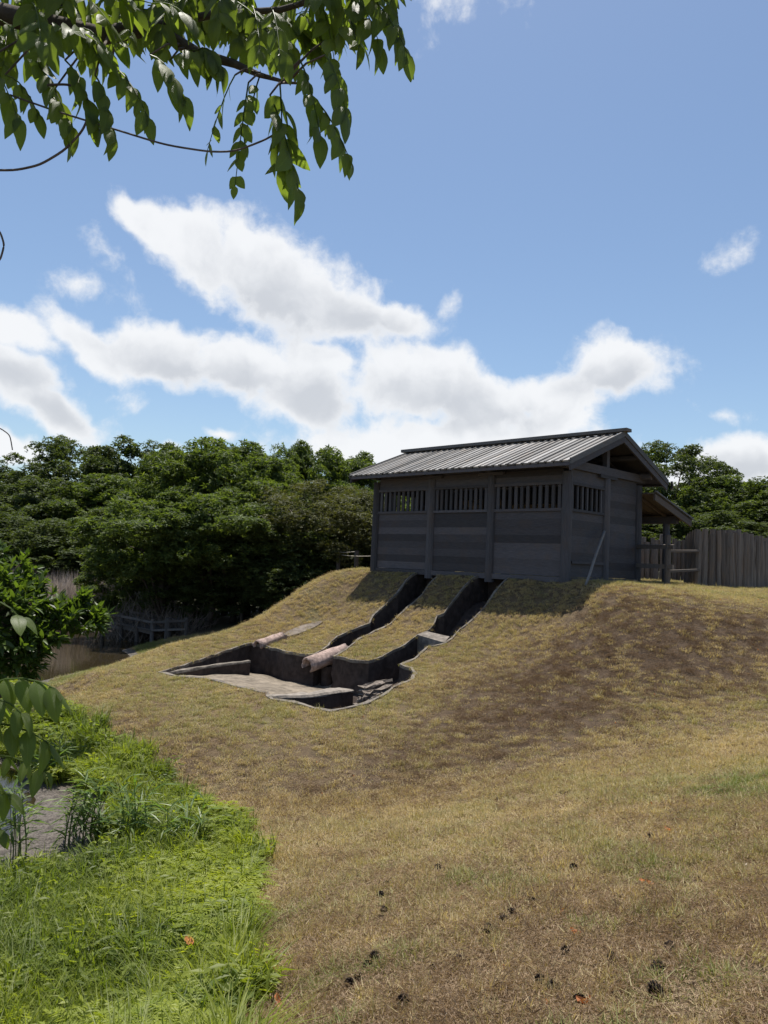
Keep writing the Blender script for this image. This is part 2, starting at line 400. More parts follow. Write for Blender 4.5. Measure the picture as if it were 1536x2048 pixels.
def vnoise(xy, s, seed):
    """cheap smooth value noise 0..1"""
    r = np.random.default_rng(seed); G = r.random((64, 64))
    q = np.asarray(xy)[:, :2]*s + 1000.3; i = np.floor(q).astype(int); f = q-i; f = f*f*(3-2*f)
    g = lambda a, b: G[a % 64, b % 64]
    x0 = g(i[:, 0], i[:, 1])*(1-f[:, 0]) + g(i[:, 0]+1, i[:, 1])*f[:, 0]
    x1 = g(i[:, 0], i[:, 1]+1)*(1-f[:, 0]) + g(i[:, 0]+1, i[:, 1]+1)*f[:, 0]
    return x0*(1-f[:, 1]) + x1*f[:, 1]
def inpoly(P, poly):
    x, y = P[:, 0], P[:, 1]; c = np.zeros(len(P), bool); n = len(poly); j = n-1
    for i in range(n):
        xi, yi = poly[i]; xj, yj = poly[j]
        c ^= ((yi > y) != (yj > y)) & (x < (xj-xi)*(y-yi)/(yj-yi+1e-12)+xi); j = i
    return c
def dist_poly(P, poly):
    best = np.full(len(P), 1e9); n = len(poly)
    for i in range(n):
        a = poly[i]; d = poly[(i+1) % n]-a; tt = np.clip(((P-a)@d)/(d@d+1e-12), 0, 1)
        best = np.minimum(best, np.linalg.norm(P-a-tt[:, None]*d, axis=1))
    return best

# outline of the opened kilns and the work pit, traced where their rims meet the turf
k1L = [(795, 1187), (748, 1231), (740, 1248), (724, 1253), (675, 1274), (645, 1302)]
pit_far = [(628, 1310), (601, 1310), (573, 1305), (532, 1294), (502, 1287), (470, 1297), (437, 1308), (390, 1325)]
pit_near = [(319, 1346), (363, 1355), (409, 1357), (442, 1365), (470, 1373), (500, 1380), (535, 1388), (546, 1399), (587, 1406), (628, 1417), (661, 1424), (729, 1409), (773, 1388), (784, 1377), (822, 1360), (831, 1349), (822, 1338), (800, 1331)]
k2R = [(828, 1319), (855, 1294), (888, 1289), (904, 1278), (918, 1261), (951, 1235), (962, 1223), (989, 1185)]
k2L = [(907, 1202), (888, 1228), (874, 1233), (869, 1248), (852, 1267), (836, 1271), (809, 1291), (773, 1310), (738, 1325), (702, 1321), (666, 1314)]
k1R = [(691, 1301), (716, 1280), (748, 1264), (781, 1248), (798, 1231), (844, 1190)]
hp = lambda l: [hit(*q)[:2] for q in l]
TOPB = .35
ring = [ab(4.29, TOPB)[:2], ab(4.29, 0)[:2]] + hp(k1L) + hp(pit_far) + hp(pit_near) + hp(k2R) + [ab(1.41, 0)[:2], ab(1.41, TOPB)[:2], ab(2.32, TOPB)[:2], ab(2.32, 0)[:2]] + hp(k2L) + hp(k1R) + [ab(3.51, 0)[:2], ab(3.51, TOPB)[:2]]
# subdivide and roughen a little
R2 = []
for i in range(len(ring)):
    a, b = np.array(ring[i]), np.array(ring[(i+1) % len(ring)]); n = max(1, int(np.linalg.norm(b-a)/.16))
    for k in range(n):
        p = a+(b-a)*k/n
        if k: p = p + rng.normal(0, .012, 2)
        R2.append(p)
HOLE = np.array(R2)

# ------------------------------------------------------------------ terrain mesh with the opening cut out
def grid(x0, x1, y0, y1, s): 
    X, Y = np.meshgrid(np.arange(x0, x1+1e-6, s), np.arange(y0, y1+1e-6, s)); return np.column_stack([X.ravel(), Y.ravel()])
fine = grid(-9, 12, 1.4, 26, .24) + rng.uniform(-.04, .04, (len(grid(-9, 12, 1.4, 26, .24)), 2))
loc = grid(-4.6, 3.6, 11.4, 20.2, .12)
loc = loc[dist_poly(loc, HOLE) < .7]
fine = fine[(dist_poly(fine, HOLE) > .7)]
mid = grid(-42, 42, -20, 66, 1.5); mid = mid[~((mid[:, 0] > -9.8) & (mid[:, 0] < 12.8) & (mid[:, 1] > .6) & (mid[:, 1] < 26.8))]
far = grid(-1200, 1200, -1200, 1200, 80); far = far[(np.abs(far[:, 0]) > 60) | (far[:, 1] < -40) | (far[:, 1] > 90)]
pts = np.vstack([fine, loc, mid, far]); pts = pts[dist_poly(pts, HOLE) > .05]
nh = len(HOLE); allp = np.vstack([HOLE, pts])
vo, eo, fo, *_ = delaunay_2d_cdt([Vector(p) for p in allp], [(i, (i+1) % nh) for i in range(nh)], [], 0, 1e-5)
vo = np.array([(v[0], v[1]) for v in vo]); fo = np.array([f for f in fo if len(f) == 3])
cen = vo[fo].mean(1); inside = inpoly(cen, HOLE)
zt = H(vo); zt = zt + (vnoise(vo, 1.6, 3)-.5)*.03*(np.abs(vo[:, 0]) < 15)
VT = np.column_stack([vo, zt])
def submesh(tri, Z):
    u, inv = np.unique(tri, return_inverse=True); return Z[u], inv.reshape(-1, 3)
def green_zone(xy):
    """lush marsh edge at the lower left, in metres"""
    xy = np.asarray(xy); y = xy[:, 1]
    yy = [1.5, 3.4, 4.6, 5.6, 6.8, 8.0, 9.2, 10.5, 12.5, 14.5]; xx = [-.25, -.52, -.66, -.72, -.95, -1.3, -2.25, -3.2, -4.9, -6.4]
    e = np.interp(y, yy, xx) + (vnoise(xy, 2.1, 11)-.5)*.35 + (vnoise(xy, 6., 12)-.5)*.18
    return (xy[:, 0] < e)
def mud_zone(xy):
    xy = np.asarray(xy); c = MUDPOLY
    return inpoly(xy + (np.column_stack([vnoise(xy, 3., 13), vnoise(xy, 3., 14)])-.5)*.5, c)
MUDPOLY = np.array([hit(*q)[:2] for q in ((-260, 1500), (-60, 1545), (60, 1570), (150, 1572), (215, 1605), (250, 1670), (215, 1722), (90, 1765), (-40, 1795), (-300, 1840))])
WORN = np.array([(8.5, 12.4), (6.4, 12.3), (4.4, 13.0), (3.2, 12.6), (2.4, 11.2), (.8, 9.9), (-1.0, 9.3), (-2.6, 10.1), (-3.8, 11.8)]); WORN_SHADE_R = np.array([1.7, 1.8, 2.3, 2.5, 2.1, 1.6, 1.3, 1.1, .8]); WORN_SHADE_S = np.array([1.15, 1.2, 1.35, 1.35, 1.1, .7, .45, .35, .3])  # band of dead brown turf, its slope shading partly painted in
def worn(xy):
    """bank died back to brown thatch, with slope shading also put into the colour"""
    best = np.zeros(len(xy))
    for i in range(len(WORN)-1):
        a, d = WORN[i], WORN[i+1]-WORN[i]; tt = np.clip(((xy-a)@d)/(d@d), 0, 1); r = WORN_SHADE_R[i]*(1-tt)+WORN_SHADE_R[i+1]*tt
        best = np.maximum(best, np.clip(1.3-np.linalg.norm(xy-a-tt[:, None]*d, axis=1)/r, 0, 1)*(WORN_SHADE_S[i]*(1-tt)+WORN_SHADE_S[i+1]*tt))
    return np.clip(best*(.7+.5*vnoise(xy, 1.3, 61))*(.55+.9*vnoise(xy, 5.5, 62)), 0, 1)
def ground_mat():
    m, t, out = newmat('mown dry turf ground')
    tc = t.node('ShaderNodeTexCoord'); P = tc.outputs['Object']
    n1 = t.noise(P, 1.1, 4., .6); n2 = t.noise(P, 9., 6., .65); n3 = t.noise(P, 45., 5., .6)
    c = t.mix(t.ramp(n2, .3, .7), (.075, .052, .03, 1), (.15, .108, .058, 1))
    c = t.mix(t.ramp(n1, .5, .72, 0, .5), c, (.08, .09, .03, 1))
    c = t.mix(t.ramp(n3, .5, .8, 0, .6), c, (.09, .065, .042, 1))
    a = t.node('ShaderNodeAttribute', attribute_name='wet')
    c = t.mix(a.outputs['Fac'], c, t.mix(t.ramp(t.math('ADD', t.math('MULTIPLY', n2, .5), t.math('MULTIPLY', n3, .5)), .38, .62), (.035, .029, .024, 1), (.15, .13, .112, 1)))
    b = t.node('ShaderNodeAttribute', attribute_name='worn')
    c = t.mix(b.outputs['Fac'], c, t.mix(t.ramp(n2, .3, .7), (.045, .03, .02, 1), (.085, .058, .036, 1)))  # dead thatch brown, deepened to carry part of the bank's shading
    f = t.node('ShaderNodeAttribute', attribute_name='wood')
    c = t.mix(f.outputs['Fac'], c, t.mix(n2, (.03, .024, .016, 1), (.05, .055, .02, 1)))
    rg = t.math('MULTIPLY_ADD', t.math('MULTIPLY', a.outputs['Fac'], t.ramp(n1, .3, .7)), -.45, .95)
    principled(t, out, c, rg, .25, t.math('ADD', n2, t.math('MULTIPLY', n3, .6)), .05, .8)
    return m
GROUND = ground_mat()
Vg, Fg = submesh(fo[~inside], VT)
gm = fastmesh('ground', Vg, Fg, GROUND, True)
wet = (mud_zone(Vg[:, :2]) & (Vg[:, 2] < -1.2)).astype(np.float32)
wet = np.maximum(wet, np.clip((-1.30-Vg[:, 2])/.06, 0, 1)).astype(np.float32)
wet = np.maximum(wet, .75*(green_zone(Vg[:, :2]) & (Vg[:, 1] < 15)))
gm.attributes.new('wet', 'FLOAT', 'POINT').data.foreach_set('value', wet.astype(np.float32))
wd = np.clip((Vg[:, 1]-24.5)/2, 0, 1)*np.clip((9-Vg[:, 0])/3, 0, 1)
wd = np.maximum(wd, np.clip((Vg[:, 1]-29)/3, 0, 1)).astype(np.float32)
gm.attributes.new('wood', 'FLOAT', 'POINT').data.foreach_set('value', wd)
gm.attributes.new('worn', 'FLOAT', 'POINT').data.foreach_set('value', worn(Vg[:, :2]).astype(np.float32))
tag(ob('ground', gm), kind='structure')

# ------------------------------------------------------------------ water
def water_mat():
    m, t, out = newmat('still brown pond water')
    tc = t.node('ShaderNodeTexCoord'); n = t.noise(tc.outputs['Object'], 3., 3., .5); n2 = t.noise(tc.outputs['Object'], .6, 3., .5)
    c = t.mix(n2, (.020, .015, .008, 1), (.032, .025, .013, 1))
    p = principled(t, out, c, .06, .5, n, .02, .03); p.inputs['IOR'].default_value = 1.33
    return m
WATERM = water_mat()
wp = grid(-60, -1.2, 4, 60, 4.)
wm = fastmesh('pond_water', [(-60, 4.5, WATER), (-1.5, 4.5, WATER), (-1.5, 60, WATER), (-60, 60, WATER)], np.array([[0, 1, 2, 3]]), WATERM)
tag(ob('pond_water', wm), kind='structure')

# ------------------------------------------------------------------ kilns and pit
def loc_ab(xy):
    q = np.asarray(xy)[..., :2]-BC[:2]; return q@D1[:2], q@D2[:2]
def part_floor(xy):
    xy = np.atleast_2d(xy); a, b = loc_ab(xy); h = H(xy)
    tr = h-.62
    pl = np.interp(b, [-5.5, -4.6, -3.6], [1.55, 2.0, 2.25])          # line of the low partition
    fa = np.interp(b, [-7.0, -6.4, -4.8, -3.6], [-.80, -.84, -1.0, -1.16]) + (vnoise(xy, 2.5, 21)-.5)*.06
    fa = np.minimum(fa, np.where(b < -6.2, h-.02, 9))
    fb = np.full(len(xy), -1.5)
    k = np.clip((a-pl)/.08+.5, 0, 1); pit = fb*(1-k)+fa*k
    w = np.clip((b+3.75)/.5, 0, 1); return pit*(1-w)+np.minimum(tr, 9)*w
def which(xy):
    a, b = loc_ab(xy); return np.where(b > -3.45, np.where(a > 2.9, 1, 2), 0)
K = [tag(empty('work_pit', tuple(ab(2.5, -5.3, -1.2))), 'wide sunken stone-edged work pit at the foot of the two kiln trenches', 'pit'),
     tag(empty('kiln_trench', tuple(ab(3.9, -1.7, -.3))), 'left kiln trench, narrow, running up under the middle bay of the shed', 'kiln'),
     tag(empty('kiln_trench', tuple(ab(1.87, -1.7, -.3))), 'right kiln trench, wider, with a pale cross slab, ending beside the broken rock', 'kiln')]
KO = [np.array(k.location) for k in K]
tri = fo[inside]; VF = np.column_stack([vo, part_floor(vo)]); wc = which(vo[tri].mean(1))
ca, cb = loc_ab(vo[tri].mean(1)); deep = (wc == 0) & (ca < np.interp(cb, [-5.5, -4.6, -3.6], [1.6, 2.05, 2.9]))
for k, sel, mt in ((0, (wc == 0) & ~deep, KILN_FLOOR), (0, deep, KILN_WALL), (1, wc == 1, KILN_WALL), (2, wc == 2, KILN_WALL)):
    V, f = submesh(tri[sel], VF); ob('floor', fastmesh('floor', V-KO[k], f, mt, True), K[k])
zr = H(HOLE); zf = part_floor(HOLE)-.04
we = which((HOLE+np.roll(HOLE, -1, 0))/2)
tan_ = np.roll(HOLE, -1, 0)-np.roll(HOLE, 1, 0); tan_ /= np.linalg.norm(tan_, axis=1)[:, None]
area = .5*np.sum(HOLE[:, 0]*np.roll(HOLE[:, 1], -1)-np.roll(HOLE[:, 0], -1)*HOLE[:, 1])
nout = np.column_stack([tan_[:, 1], -tan_[:, 0]])*np.sign(area)
wid = .02+.035*vnoise(HOLE, 1.5, 31)
capw = np.where(which(HOLE) == 0, wid, wid*.9)
for k in range(3):
    idx = np.where(we == k)[0]; ROWS = 5
    if k == 0: idx = np.roll(idx, -int(np.argmax(np.diff(idx) > 1)+1)) if (np.diff(idx) > 1).any() else idx
    runs = np.split(idx, np.where(np.diff(idx) % nh != 1)[0]+1)
    for run in runs:
      Vw, Fw = [], []
      Vr, Fr = [], []
      for i in run:
          j = (i+1) % nh
          base = len(Vw)
          for q in (i, j):
              rs = np.random.default_rng(900+q)
              for r_ in range(ROWS):
                  s = r_/(ROWS-1); off = nout[q]*(-.03*s + (rs.normal(0, .018) if 0 < r_ else 0))
                  Vw.append((HOLE[q, 0]+off[0], HOLE[q, 1]+off[1], zr[q]+.02 + (zf[q]-zr[q]-.02)*s))
          for r_ in range(ROWS-1): Fw.append([base+r_, base+r_+1, base+ROWS+r_+1, base+ROWS+r_])
          base = len(Vr)
          for q in (i, j):
              o1 = HOLE[q]+nout[q]*capw[q]; o0 = HOLE[q]-nout[q]*.012; zz = zr[q]+.028+.012*np.sin(q*1.7)
              Vr += [(o0[0], o0[1], zz-.06), (o0[0], o0[1], zz), (o1[0], o1[1], float(H([o1])[0])+.022), (o1[0], o1[1], zz-.1)]
          for r_ in range(3): Fr.append([base+r_, base+r_+1, base+4+r_+1, base+4+r_])
      ob('wall', fastmesh('wall', np.array(Vw)-KO[k], np.array(Fw), KILN_WALL, True), K[k])
      ob('rim', fastmesh('rim', np.array(Vr)-KO[k], np.array(Fr), KILN_RIM), K[k])
# low partition across the pit, with a pale worn top
def ribbon_wall(name, line, ztop, zbot, width, mat, parent, org):
    L = np.array(line); n = len(L); T = np.gradient(L, axis=0); T /= np.linalg.norm(T, axis=1)[:, None]; N = np.column_stack([T[:, 1], -T[:, 0]])
    V = []
    for i in range(n):
        w = width[i]/2
        for s, z in ((1, zbot[i]), (1, ztop[i]-.03), (.8, ztop[i]), (-.8, ztop[i]+.01), (-1, ztop[i]-.03), (-1, zbot[i])):
            p = L[i]+N[i]*w*s; V.append((p[0], p[1], z+rng.normal(0, .006)))
    f = [[i*6+k, i*6+k+1, (i+1)*6+k+1, (i+1)*6+k] for i in range(n-1) for k in range(5)]
    V = np.array(V)
    caps = [np.array([[0, 1, 2, 3, 4, 5]])+((n-1)*6), np.array([[5, 4, 3, 2, 1, 0]])]
    return ob(name, fastmesh(name, V-org, [np.array(f)]+caps, mat), parent)
pb = np.linspace(-6.75, -4.35, 14); pa = np.interp(pb, [-6.75, -5.5, -4.6, -4.3], [1.42, 1.55, 2.0, 2.12])
pl = [ab(a, b)[:2] for a, b in zip(pa, pb)]
pz = np.interp(pb, [-6.75, -6, -5.2, -4.35], [-.74, -.80, -.84, -.93]); pw_ = np.interp(pb, [-6.75, -6.2, -5, -4.3], [.16, .2, .24, .34])
ribbon_wall('partition', pl, pz, np.full(14, -1.55), pw_, KILN_WALL, K[0], KO[0]); ribbon_wall('capping', pl, pz+.03, pz-.02, pw_+.03, CAPB, K[0], KO[0])
lb = np.linspace(0, 1, 12); l0 = np.array(hit(326, 1348)[:2]); l1 = ab(5.3, -4.35)[:2]
mid_l = [l0*(1-s)+l1*s + D1[:2]*(.12*sin(pi*s)) for s in lb]
lz = np.interp(lb, [0, 1], [-.74, -.78]); ribbon_wall('ledge', mid_l, lz, np.full(12, -1.3), np.full(12, .07), KILN_WALL, K[0], KO[0]); ribbon_wall('capping', mid_l, lz+.025, lz-.02, np.full(12, .09), KILN_RIM, K[0], KO[0])
# cross slab in the right kiln
s0, s1, s2, s3 = [hit(*q)[:2] for q in ((833, 1272), (852, 1266), (899, 1277), (888, 1288))]
sz = lambda p, d: (p[0], p[1], h1(*p)+d)
V = [sz(s0, .03), sz(s3, .03), sz(s2, .04), sz(s1, .04)]; V = V+[(p[0], p[1], p[2]-.55) for p in V]
ob('cross_slab', fastmesh('cross_slab', np.array(V)-KO[2], BOXF[:, ::-1], CAPB), K[2])
# half-round clay arches left standing over the flue mouths
def arch(p0, p1, r, th, a0, a1, n=14, k=7):
    p0, p1 = np.array(p0), np.array(p1); ax = (p1-p0)/np.linalg.norm(p1-p0); s = np.cross(ax, [0, 0, 1]); s /= np.linalg.norm(s); u = np.cross(s, ax)
    V = []
    for i in range(k):
        c = p0+(p1-p0)*i/(k-1)
        for j in range(n):
            tt = radians(a0+(a1-a0)*j/(n-1)); d = s*cos(tt)+u*sin(tt); jr = rng.normal(0, .008)
            V.append(c+d*(r+jr) + (ax*rng.normal(0, .02) if i in (0, k-1) else 0)); V.append(c+d*(r-th))
    g = lambda i, j, q: (i*n+j)*2+q
    f = []
    for i in range(k-1):
        for j in range(n-1):
            f.append([g(i, j, 0), g(i, j+1, 0), g(i+1, j+1, 0), g(i+1, j, 0)]); f.append([g(i, j, 1), g(i+1, j, 1), g(i+1, j+1, 1), g(i, j+1, 1)])
        for j in (0, n-1): f.append([g(i, j, 0), g(i+1, j, 0), g(i+1, j, 1), g(i, j, 1)])
    for i in (0, k-1):
        for j in range(n-1): f.append([g(i, j, 0), g(i, j, 1), g(i, j+1, 1), g(i, j+1, 0)])
    return np.array(V), np.array(f)
ar_a = empty('clay_arch', tuple(ab(3.72, -3.8, -.9))); aa0, aa1 = at_y(614, 1331, 16.35), at_y(692, 1302, 17.15)
V, f = arch(aa0, aa1, .17, .04, -60, 205); ob('shell', fastmesh('shell', V-np.array(ar_a.location), f, ARCH, True), ar_a)
V, f = merge([tube([aa0+[.42, .35, -.75], aa0+[.40, .34, -.05]], [.14, .12], 8)]); ob('pier', fastmesh('pier', V-np.array(ar_a.location), f, KILN_WALL), ar_a)
tag(ar_a, 'larger pink half-round clay arch jutting into the pit from the left kiln trench', 'kiln arch', 'clay arches')
ar_b = empty('clay_arch', tuple(ab(5.75, -3.6, -.6))); ba0, ba1 = at_y(514, 1292, 17.85), at_y(566, 1274, 18.5)
V, f = arch(ba0, ba1, .13, .03, -30, 200); ob('shell', fastmesh('shell', V-np.array(ar_b.location), f, ARCH, True), ar_b)
tag(ar_b, 'smaller pinkish clay arch at the far left corner of the work pit', 'kiln arch', 'clay arches')
# grey worn strip above the small arch
sb = np.linspace(-3.0, -2.0, 7); V, f = [], []
for i, b in enumerate(sb):
    w = .2*sin(pi*(.18+.72*i/6)); 
    for s in (-1, 1):
        p = ab(5.75+s*w-.1*i/6, b); V.append((p[0], p[1], h1(p[0], p[1])+.035))
        V.append((p[0], p[1], h1(p[0], p[1])-.1))
for i in range(6):
    q = i*4; f += [[q, q+4, q+6, q+2], [q, q+1, q+5, q+4], [q+2, q+6, q+7, q+3]]
f += [[0, 2, 3, 1], [24, 25, 27, 26]]
tag(ob('flue_slab', fastmesh('flue_slab', V, np.array(f), FLUE)), 'flat grey slab lying in the turf just upslope of the small clay arch', 'slab')
# broken layered rock in the right part of the pit
rk = empty('broken_rock', tuple(ab(1.35, -4.6, -1.3)))
for i, (a, b, z, la, lb_, th) in enumerate(((1.32, -4.3, -.72, .15, .72, .06), (1.2, -4.42, -.79, .18, .66, .06), (1.1, -4.62, -.88, .13, .46, .05), (1.25, -4.35, -.95, .26, .7, .14), (1.2, -4.4, -1.25, .3, .75, .5))):
    me = bpy.data.meshes.new('slab'); bm = bmesh.new(); bmesh.ops.create_cube(bm, size=1.)
    bmesh.ops.subdivide_edges(bm, edges=bm.edges[:], cuts=3, use_grid_fill=True)
    for v in bm.verts:
        v.co.x *= lb_; v.co.y *= la*(1-.5*v.co.x/lb_); v.co.z *= th; v.co += Vector(rng.normal(0, .022, 3))
    bm.to_mesh(me); bm.free(); me.materials.append(ROCK)
    ob('slab', me, rk, loc=ab(a, b, z)-np.array(rk.location), rot=(rng.uniform(-.1, .1), -.12, radians(45+rng.uniform(-8, 8))))
tag(rk, 'broken layered pale rock lying in the right end of the work pit', 'rock')

# ------------------------------------------------------------------ the timber shed; local axes: x = b (depth), y = a (length), z up
shed = empty('timber_shed', tuple(BC - [0, 0, .03]), radians(45))
tag(shed, 'dark weathered timber shed with barred windows and battened gable roof on the mound', 'shed')
LEN, DEP = 5.88, 3.22
def cylmesh(name, r, h, mat, n=12, taper=.93, wob=.004):
    V, f = merge([tube([(0, 0, h*i/3) for i in range(4)], [r*(1+(taper-1)*i/3) for i in range(4)], n)]); V = V+rng.normal(0, wob, V.shape)*[1, 1, 0]
    return fastmesh(name, V, f, mat, False)
POST = cylmesh('post', .118, 2.5, WOOD_V)
PA = [0, 2.02, 3.90, LEN]; PB = [0, 1.64, DEP]
for a in PA: ob('post', POST, shed, (0, a, -.1), (0, 0, a))
for a in PA: ob('post', POST, shed, (DEP, a, -.1), (0, 0, a*2))
for a in (0, LEN): ob('post', POST, shed, (1.64, a, -.1), (0, 0, a*3))
HZ = [.12+.1785*i for i in range(9)]
def planks_front(b, a0, a1, z0, z1, n, mat=WOOD_H, name='plank'):
    for i in range(n):
        lo, hi = z0+(z1-z0)*i/n, z0+(z1-z0)*(i+1)/n; d = .003*(i % 2)+rng.uniform(-.0012, .0012)
        box(name, (b-.018+d, a0, lo-.002), (b+.018+d, a1, hi+.002), mat, shed)
def planks_side(a, b0, b1, z0, z1, n, mat=WOOD_HX, name='plank'):
    for i in range(n):
        lo, hi = z0+(z1-z0)*i/n, z0+(z1-z0)*(i+1)/n; d = .003*(i % 2)+rng.uniform(-.0012, .0012)
        box(name, (b0, a-.018+d, lo-.002), (b1, a+.018+d, hi+.002), mat, shed)
BAR = boxmesh('window_bar', (-.02, -.040, 0), (.02, .040, .55), WOOD_V)
BARX = boxmesh('window_bar', (-.033, -.02, 0), (.033, .02, .55), WOOD_V)
for i in range(3):
    a0, a1 = PA[i]+.1, PA[i+1]-.1
    planks_front(0, a0, a1, .11, 1.54, 8)
    box('sill_beam', (-.06, a0, -.02), (.06, a1, .10), WOOD_H, shed, .003)
    box('window_rail', (-.055, a0, 1.54), (.055, a1, 1.60), WOOD_H, shed, .002)
    box('window_rail', (-.055, a0, 2.125), (.055, a1, 2.185), WOOD_H, shed, .002)
    n = 11
    for k in range(n): ob('window_bar', BAR, shed, (0, a0+(a1-a0)*(k+.5)/n+rng.normal(0, .004), 1.59), (0, 0, rng.normal(0, .05)))
    planks_front(0, a0, a1, 2.19, 2.47, 2); planks_front(.03, a0-.1, a1+.1, 2.46, 2.765, 1)
    # rear wall, with a wide doorway in the middle bay and a window in the left bay
    if i == 2:
        planks_front(DEP, a0, a1, .11, 1.54, 8); planks_front(DEP, a0, a1, 2.19, 2.47, 2)
        for k in range(n): ob('window_bar', BAR, shed, (DEP, a0+(a1-a0)*(k+.5)/n, 1.55), None, (1, .7, 1.16))
    elif i == 0: planks_front(DEP, a0, a1, .11, 2.47, 13)
    else: planks_front(DEP, a0, a1, 2.0, 2.47, 3)
for a in (0, LEN):
    for i in range(2):
        b0, b1 = PB[i]+.1, PB[i+1]-.1
        box('sill_beam', (b0, a-.06, -.02), (b1, a+.06, .10), WOOD_HX, shed, .003)
        if i == 0:
            planks_side(a, b0, b1, .11, 1.54, 8)
            box('window_rail', (b0, a-.055, 1.54), (b1, a+.055, 1.60), WOOD_HX, shed, .002)
            box('window_rail', (b0, a-.055, 2.125), (b1, a+.055, 2.185), WOOD_HX, shed, .002)
            for k in range(7): ob('window_bar', BARX, shed, (b0+(b1-b0)*(k+.5)/7, a, 1.59))
            planks_side(a, b0, b1, 2.19, 2.47, 2)
        else: planks_side(a, b0, b1, .11, 2.47, 13)
    box('tie_beam', (-.22, a-.09, 2.475), (DEP+.22, a+.09, 2.665), WOOD_HX, shed, .004)
    box('king_post', (1.64-.065, a-.06, 2.665), (1.64+.065, a+.06, 3.30), WOOD_V, shed, .003)
    box('bracket', (1.25, a-.1, 2.40), (2.03, a+.1, 2.474), WOOD_HX, shed, .004)
for a in PA[1:3]:
    box('bracket', (-.1, a-.36, 2.40), (.1, a+.36, 2.474), WOOD_H, shed, .006)
    box('tie_beam', (-.2, a-.09, 2.475), (DEP+.2, a+.09, 2.665), WOOD_HX, shed, .004)
box('end_rail', (.13, -.085, .40), (1.5, -.045, .46), WOOD_HX, shed, .003)
# plates and purlins (round logs running the length)
def hlog(name, b, z, r, a0, a1, mat=WOOD_H):
    V, f = merge([tube([(b, a0+(a1-a0)*i/4, z) for i in range(5)], r, 10)]); return ob(name, fastmesh(name, V+rng.normal(0, .003, V.shape), f, mat, False), shed)
AE0, AE1 = -.42, 6.30
EZ_, RZ_, EB = 2.55, 3.44, .62            # eave and ridge heights, eave overhang
slope = (RZ_-EZ_)/(1.64+EB)
for b in (-.02, DEP+.02): hlog('wall_plate', b, 2.62, .085, -.35, LEN+.35)
hlog('ridge_beam', 1.64, RZ_-.17, .08, -.38, LEN+.38)
for b in (.8, 2.46): hlog('purlin', b, EZ_+slope*(min(b, 3.28-b)+EB)-.13, .065, -.36, LEN+.36)
# roof boards and battens
ns = 34; pitch_w = (AE1-AE0)/ns
sl_len = sqrt((1.64+EB)**2+(RZ_-EZ_)**2); ang = math.atan2(RZ_-EZ_, 1.64+EB)
RB = [boxmesh('roof_board', (0, .012, -.04), (sl_len, pitch_w-.012, 0), WOOD_ROOF, .004) for _ in range(4)]
def batten_mesh(L):
    th = np.linspace(0, pi, 6); V = []
    for x in (-.05, L-.02):
        for q in th: V.append((x, .026*cos(q), -.005+.03*sin(q)))
    f = [[i, i+1, 7+i, 6+i] for i in range(5)]
    return fastmesh('batten', np.array(V), [np.array(f), np.array([[5, 4, 3, 2, 1, 0], [6, 7, 8, 9, 10, 11]])], WOOD_BAT)
BT = batten_mesh(sl_len)
for i in range(ns):
    ob('roof_board', RB[i % 4], shed, (-EB, AE0+pitch_w*i, EZ_+rng.uniform(-.004, .004)), (0, -ang, 0))
    ob('roof_board', RB[(i+1) % 4], shed, (3.28+EB, AE0+pitch_w*(i+1), EZ_+rng.uniform(-.004, .004)), (0, -ang, pi))
for i in range(ns+1):
    ob('batten', BT, shed, (-EB+rng.uniform(-.015, .015), AE0+pitch_w*i, EZ_+.002), (0, -ang, 0))
    ob('batten', BT, shed, (3.28+EB, AE0+pitch_w*i, EZ_+.002), (0, -ang, pi))
def slope_board(name, b0, z0, b1, z1, a0, a1, drop, mat, lift=0.):
    """board under a sloping edge in the b-z plane"""
    V = []
    for a in (a0, a1):
        for b, z in ((b0, z0+lift), (b1, z1+lift), (b1, z1-drop), (b0, z0-drop)): V.append((b, a, z))
    f = np.array([[0, 1, 2, 3], [7, 6, 5, 4], [0, 4, 5, 1], [1, 5, 6, 2], [2, 6, 7, 3], [3, 7, 4, 0]])
    return ob(name, fastmesh(name, np.array(V), f, mat), shed)
for a0, a1, q in ((AE0-.05, AE0-.005, -1), (AE1+.005, AE1+.05, 1)):
    for s in (0, 1):
        m_ = (lambda b: b) if s == 0 else (lambda b: 3.28-b)
        slope_board('barge_board', m_(-EB), EZ_-.045, m_(1.64), RZ_-.045, a0+.02*q*-1, a1+.02*q*-1, .17, WOOD_HX)
        slope_board('verge_board', m_(-EB-.02), EZ_-.03, m_(1.64), RZ_-.03+.01, a0, a1, .05, WOOD_BAT, .075)
for a in np.linspace(.5, LEN-.5, 9):
    slope_board('rafter', -EB+.06, EZ_-.045, 1.6, RZ_-.06, a-.03, a+.03, .07, WOOD_HX); slope_board('rafter', 3.28+EB-.06, EZ_-.045, 1.68, RZ_-.06, a-.03, a+.03, .07, WOOD_HX)
slope_board('shade_sheet', -EB+.03, EZ_-.046, 1.64, RZ_-.046, AE0+.01, AE1-.01, .012, WOOD_HX); slope_board('shade_sheet', 3.28+EB-.03, EZ_-.046, 1.64, RZ_-.046, AE0+.01, AE1-.01, .012, WOOD_HX)  # dark sheets added under the roof boards so the underside reads as shaded
for s in (-1, 1): box('eave_board', ((-EB+.0) if s < 0 else 3.28+EB-.04, AE0, EZ_-.11), ((-EB+.04) if s < 0 else 3.28+EB, AE1, EZ_-.045), WOOD_H, shed, .002)
box('ridge_cap', (1.64-.13, AE0-.14, RZ_+.025), (1.64+.12, AE1+.22, RZ_+.10), WOOD_BAT, shed, .004)
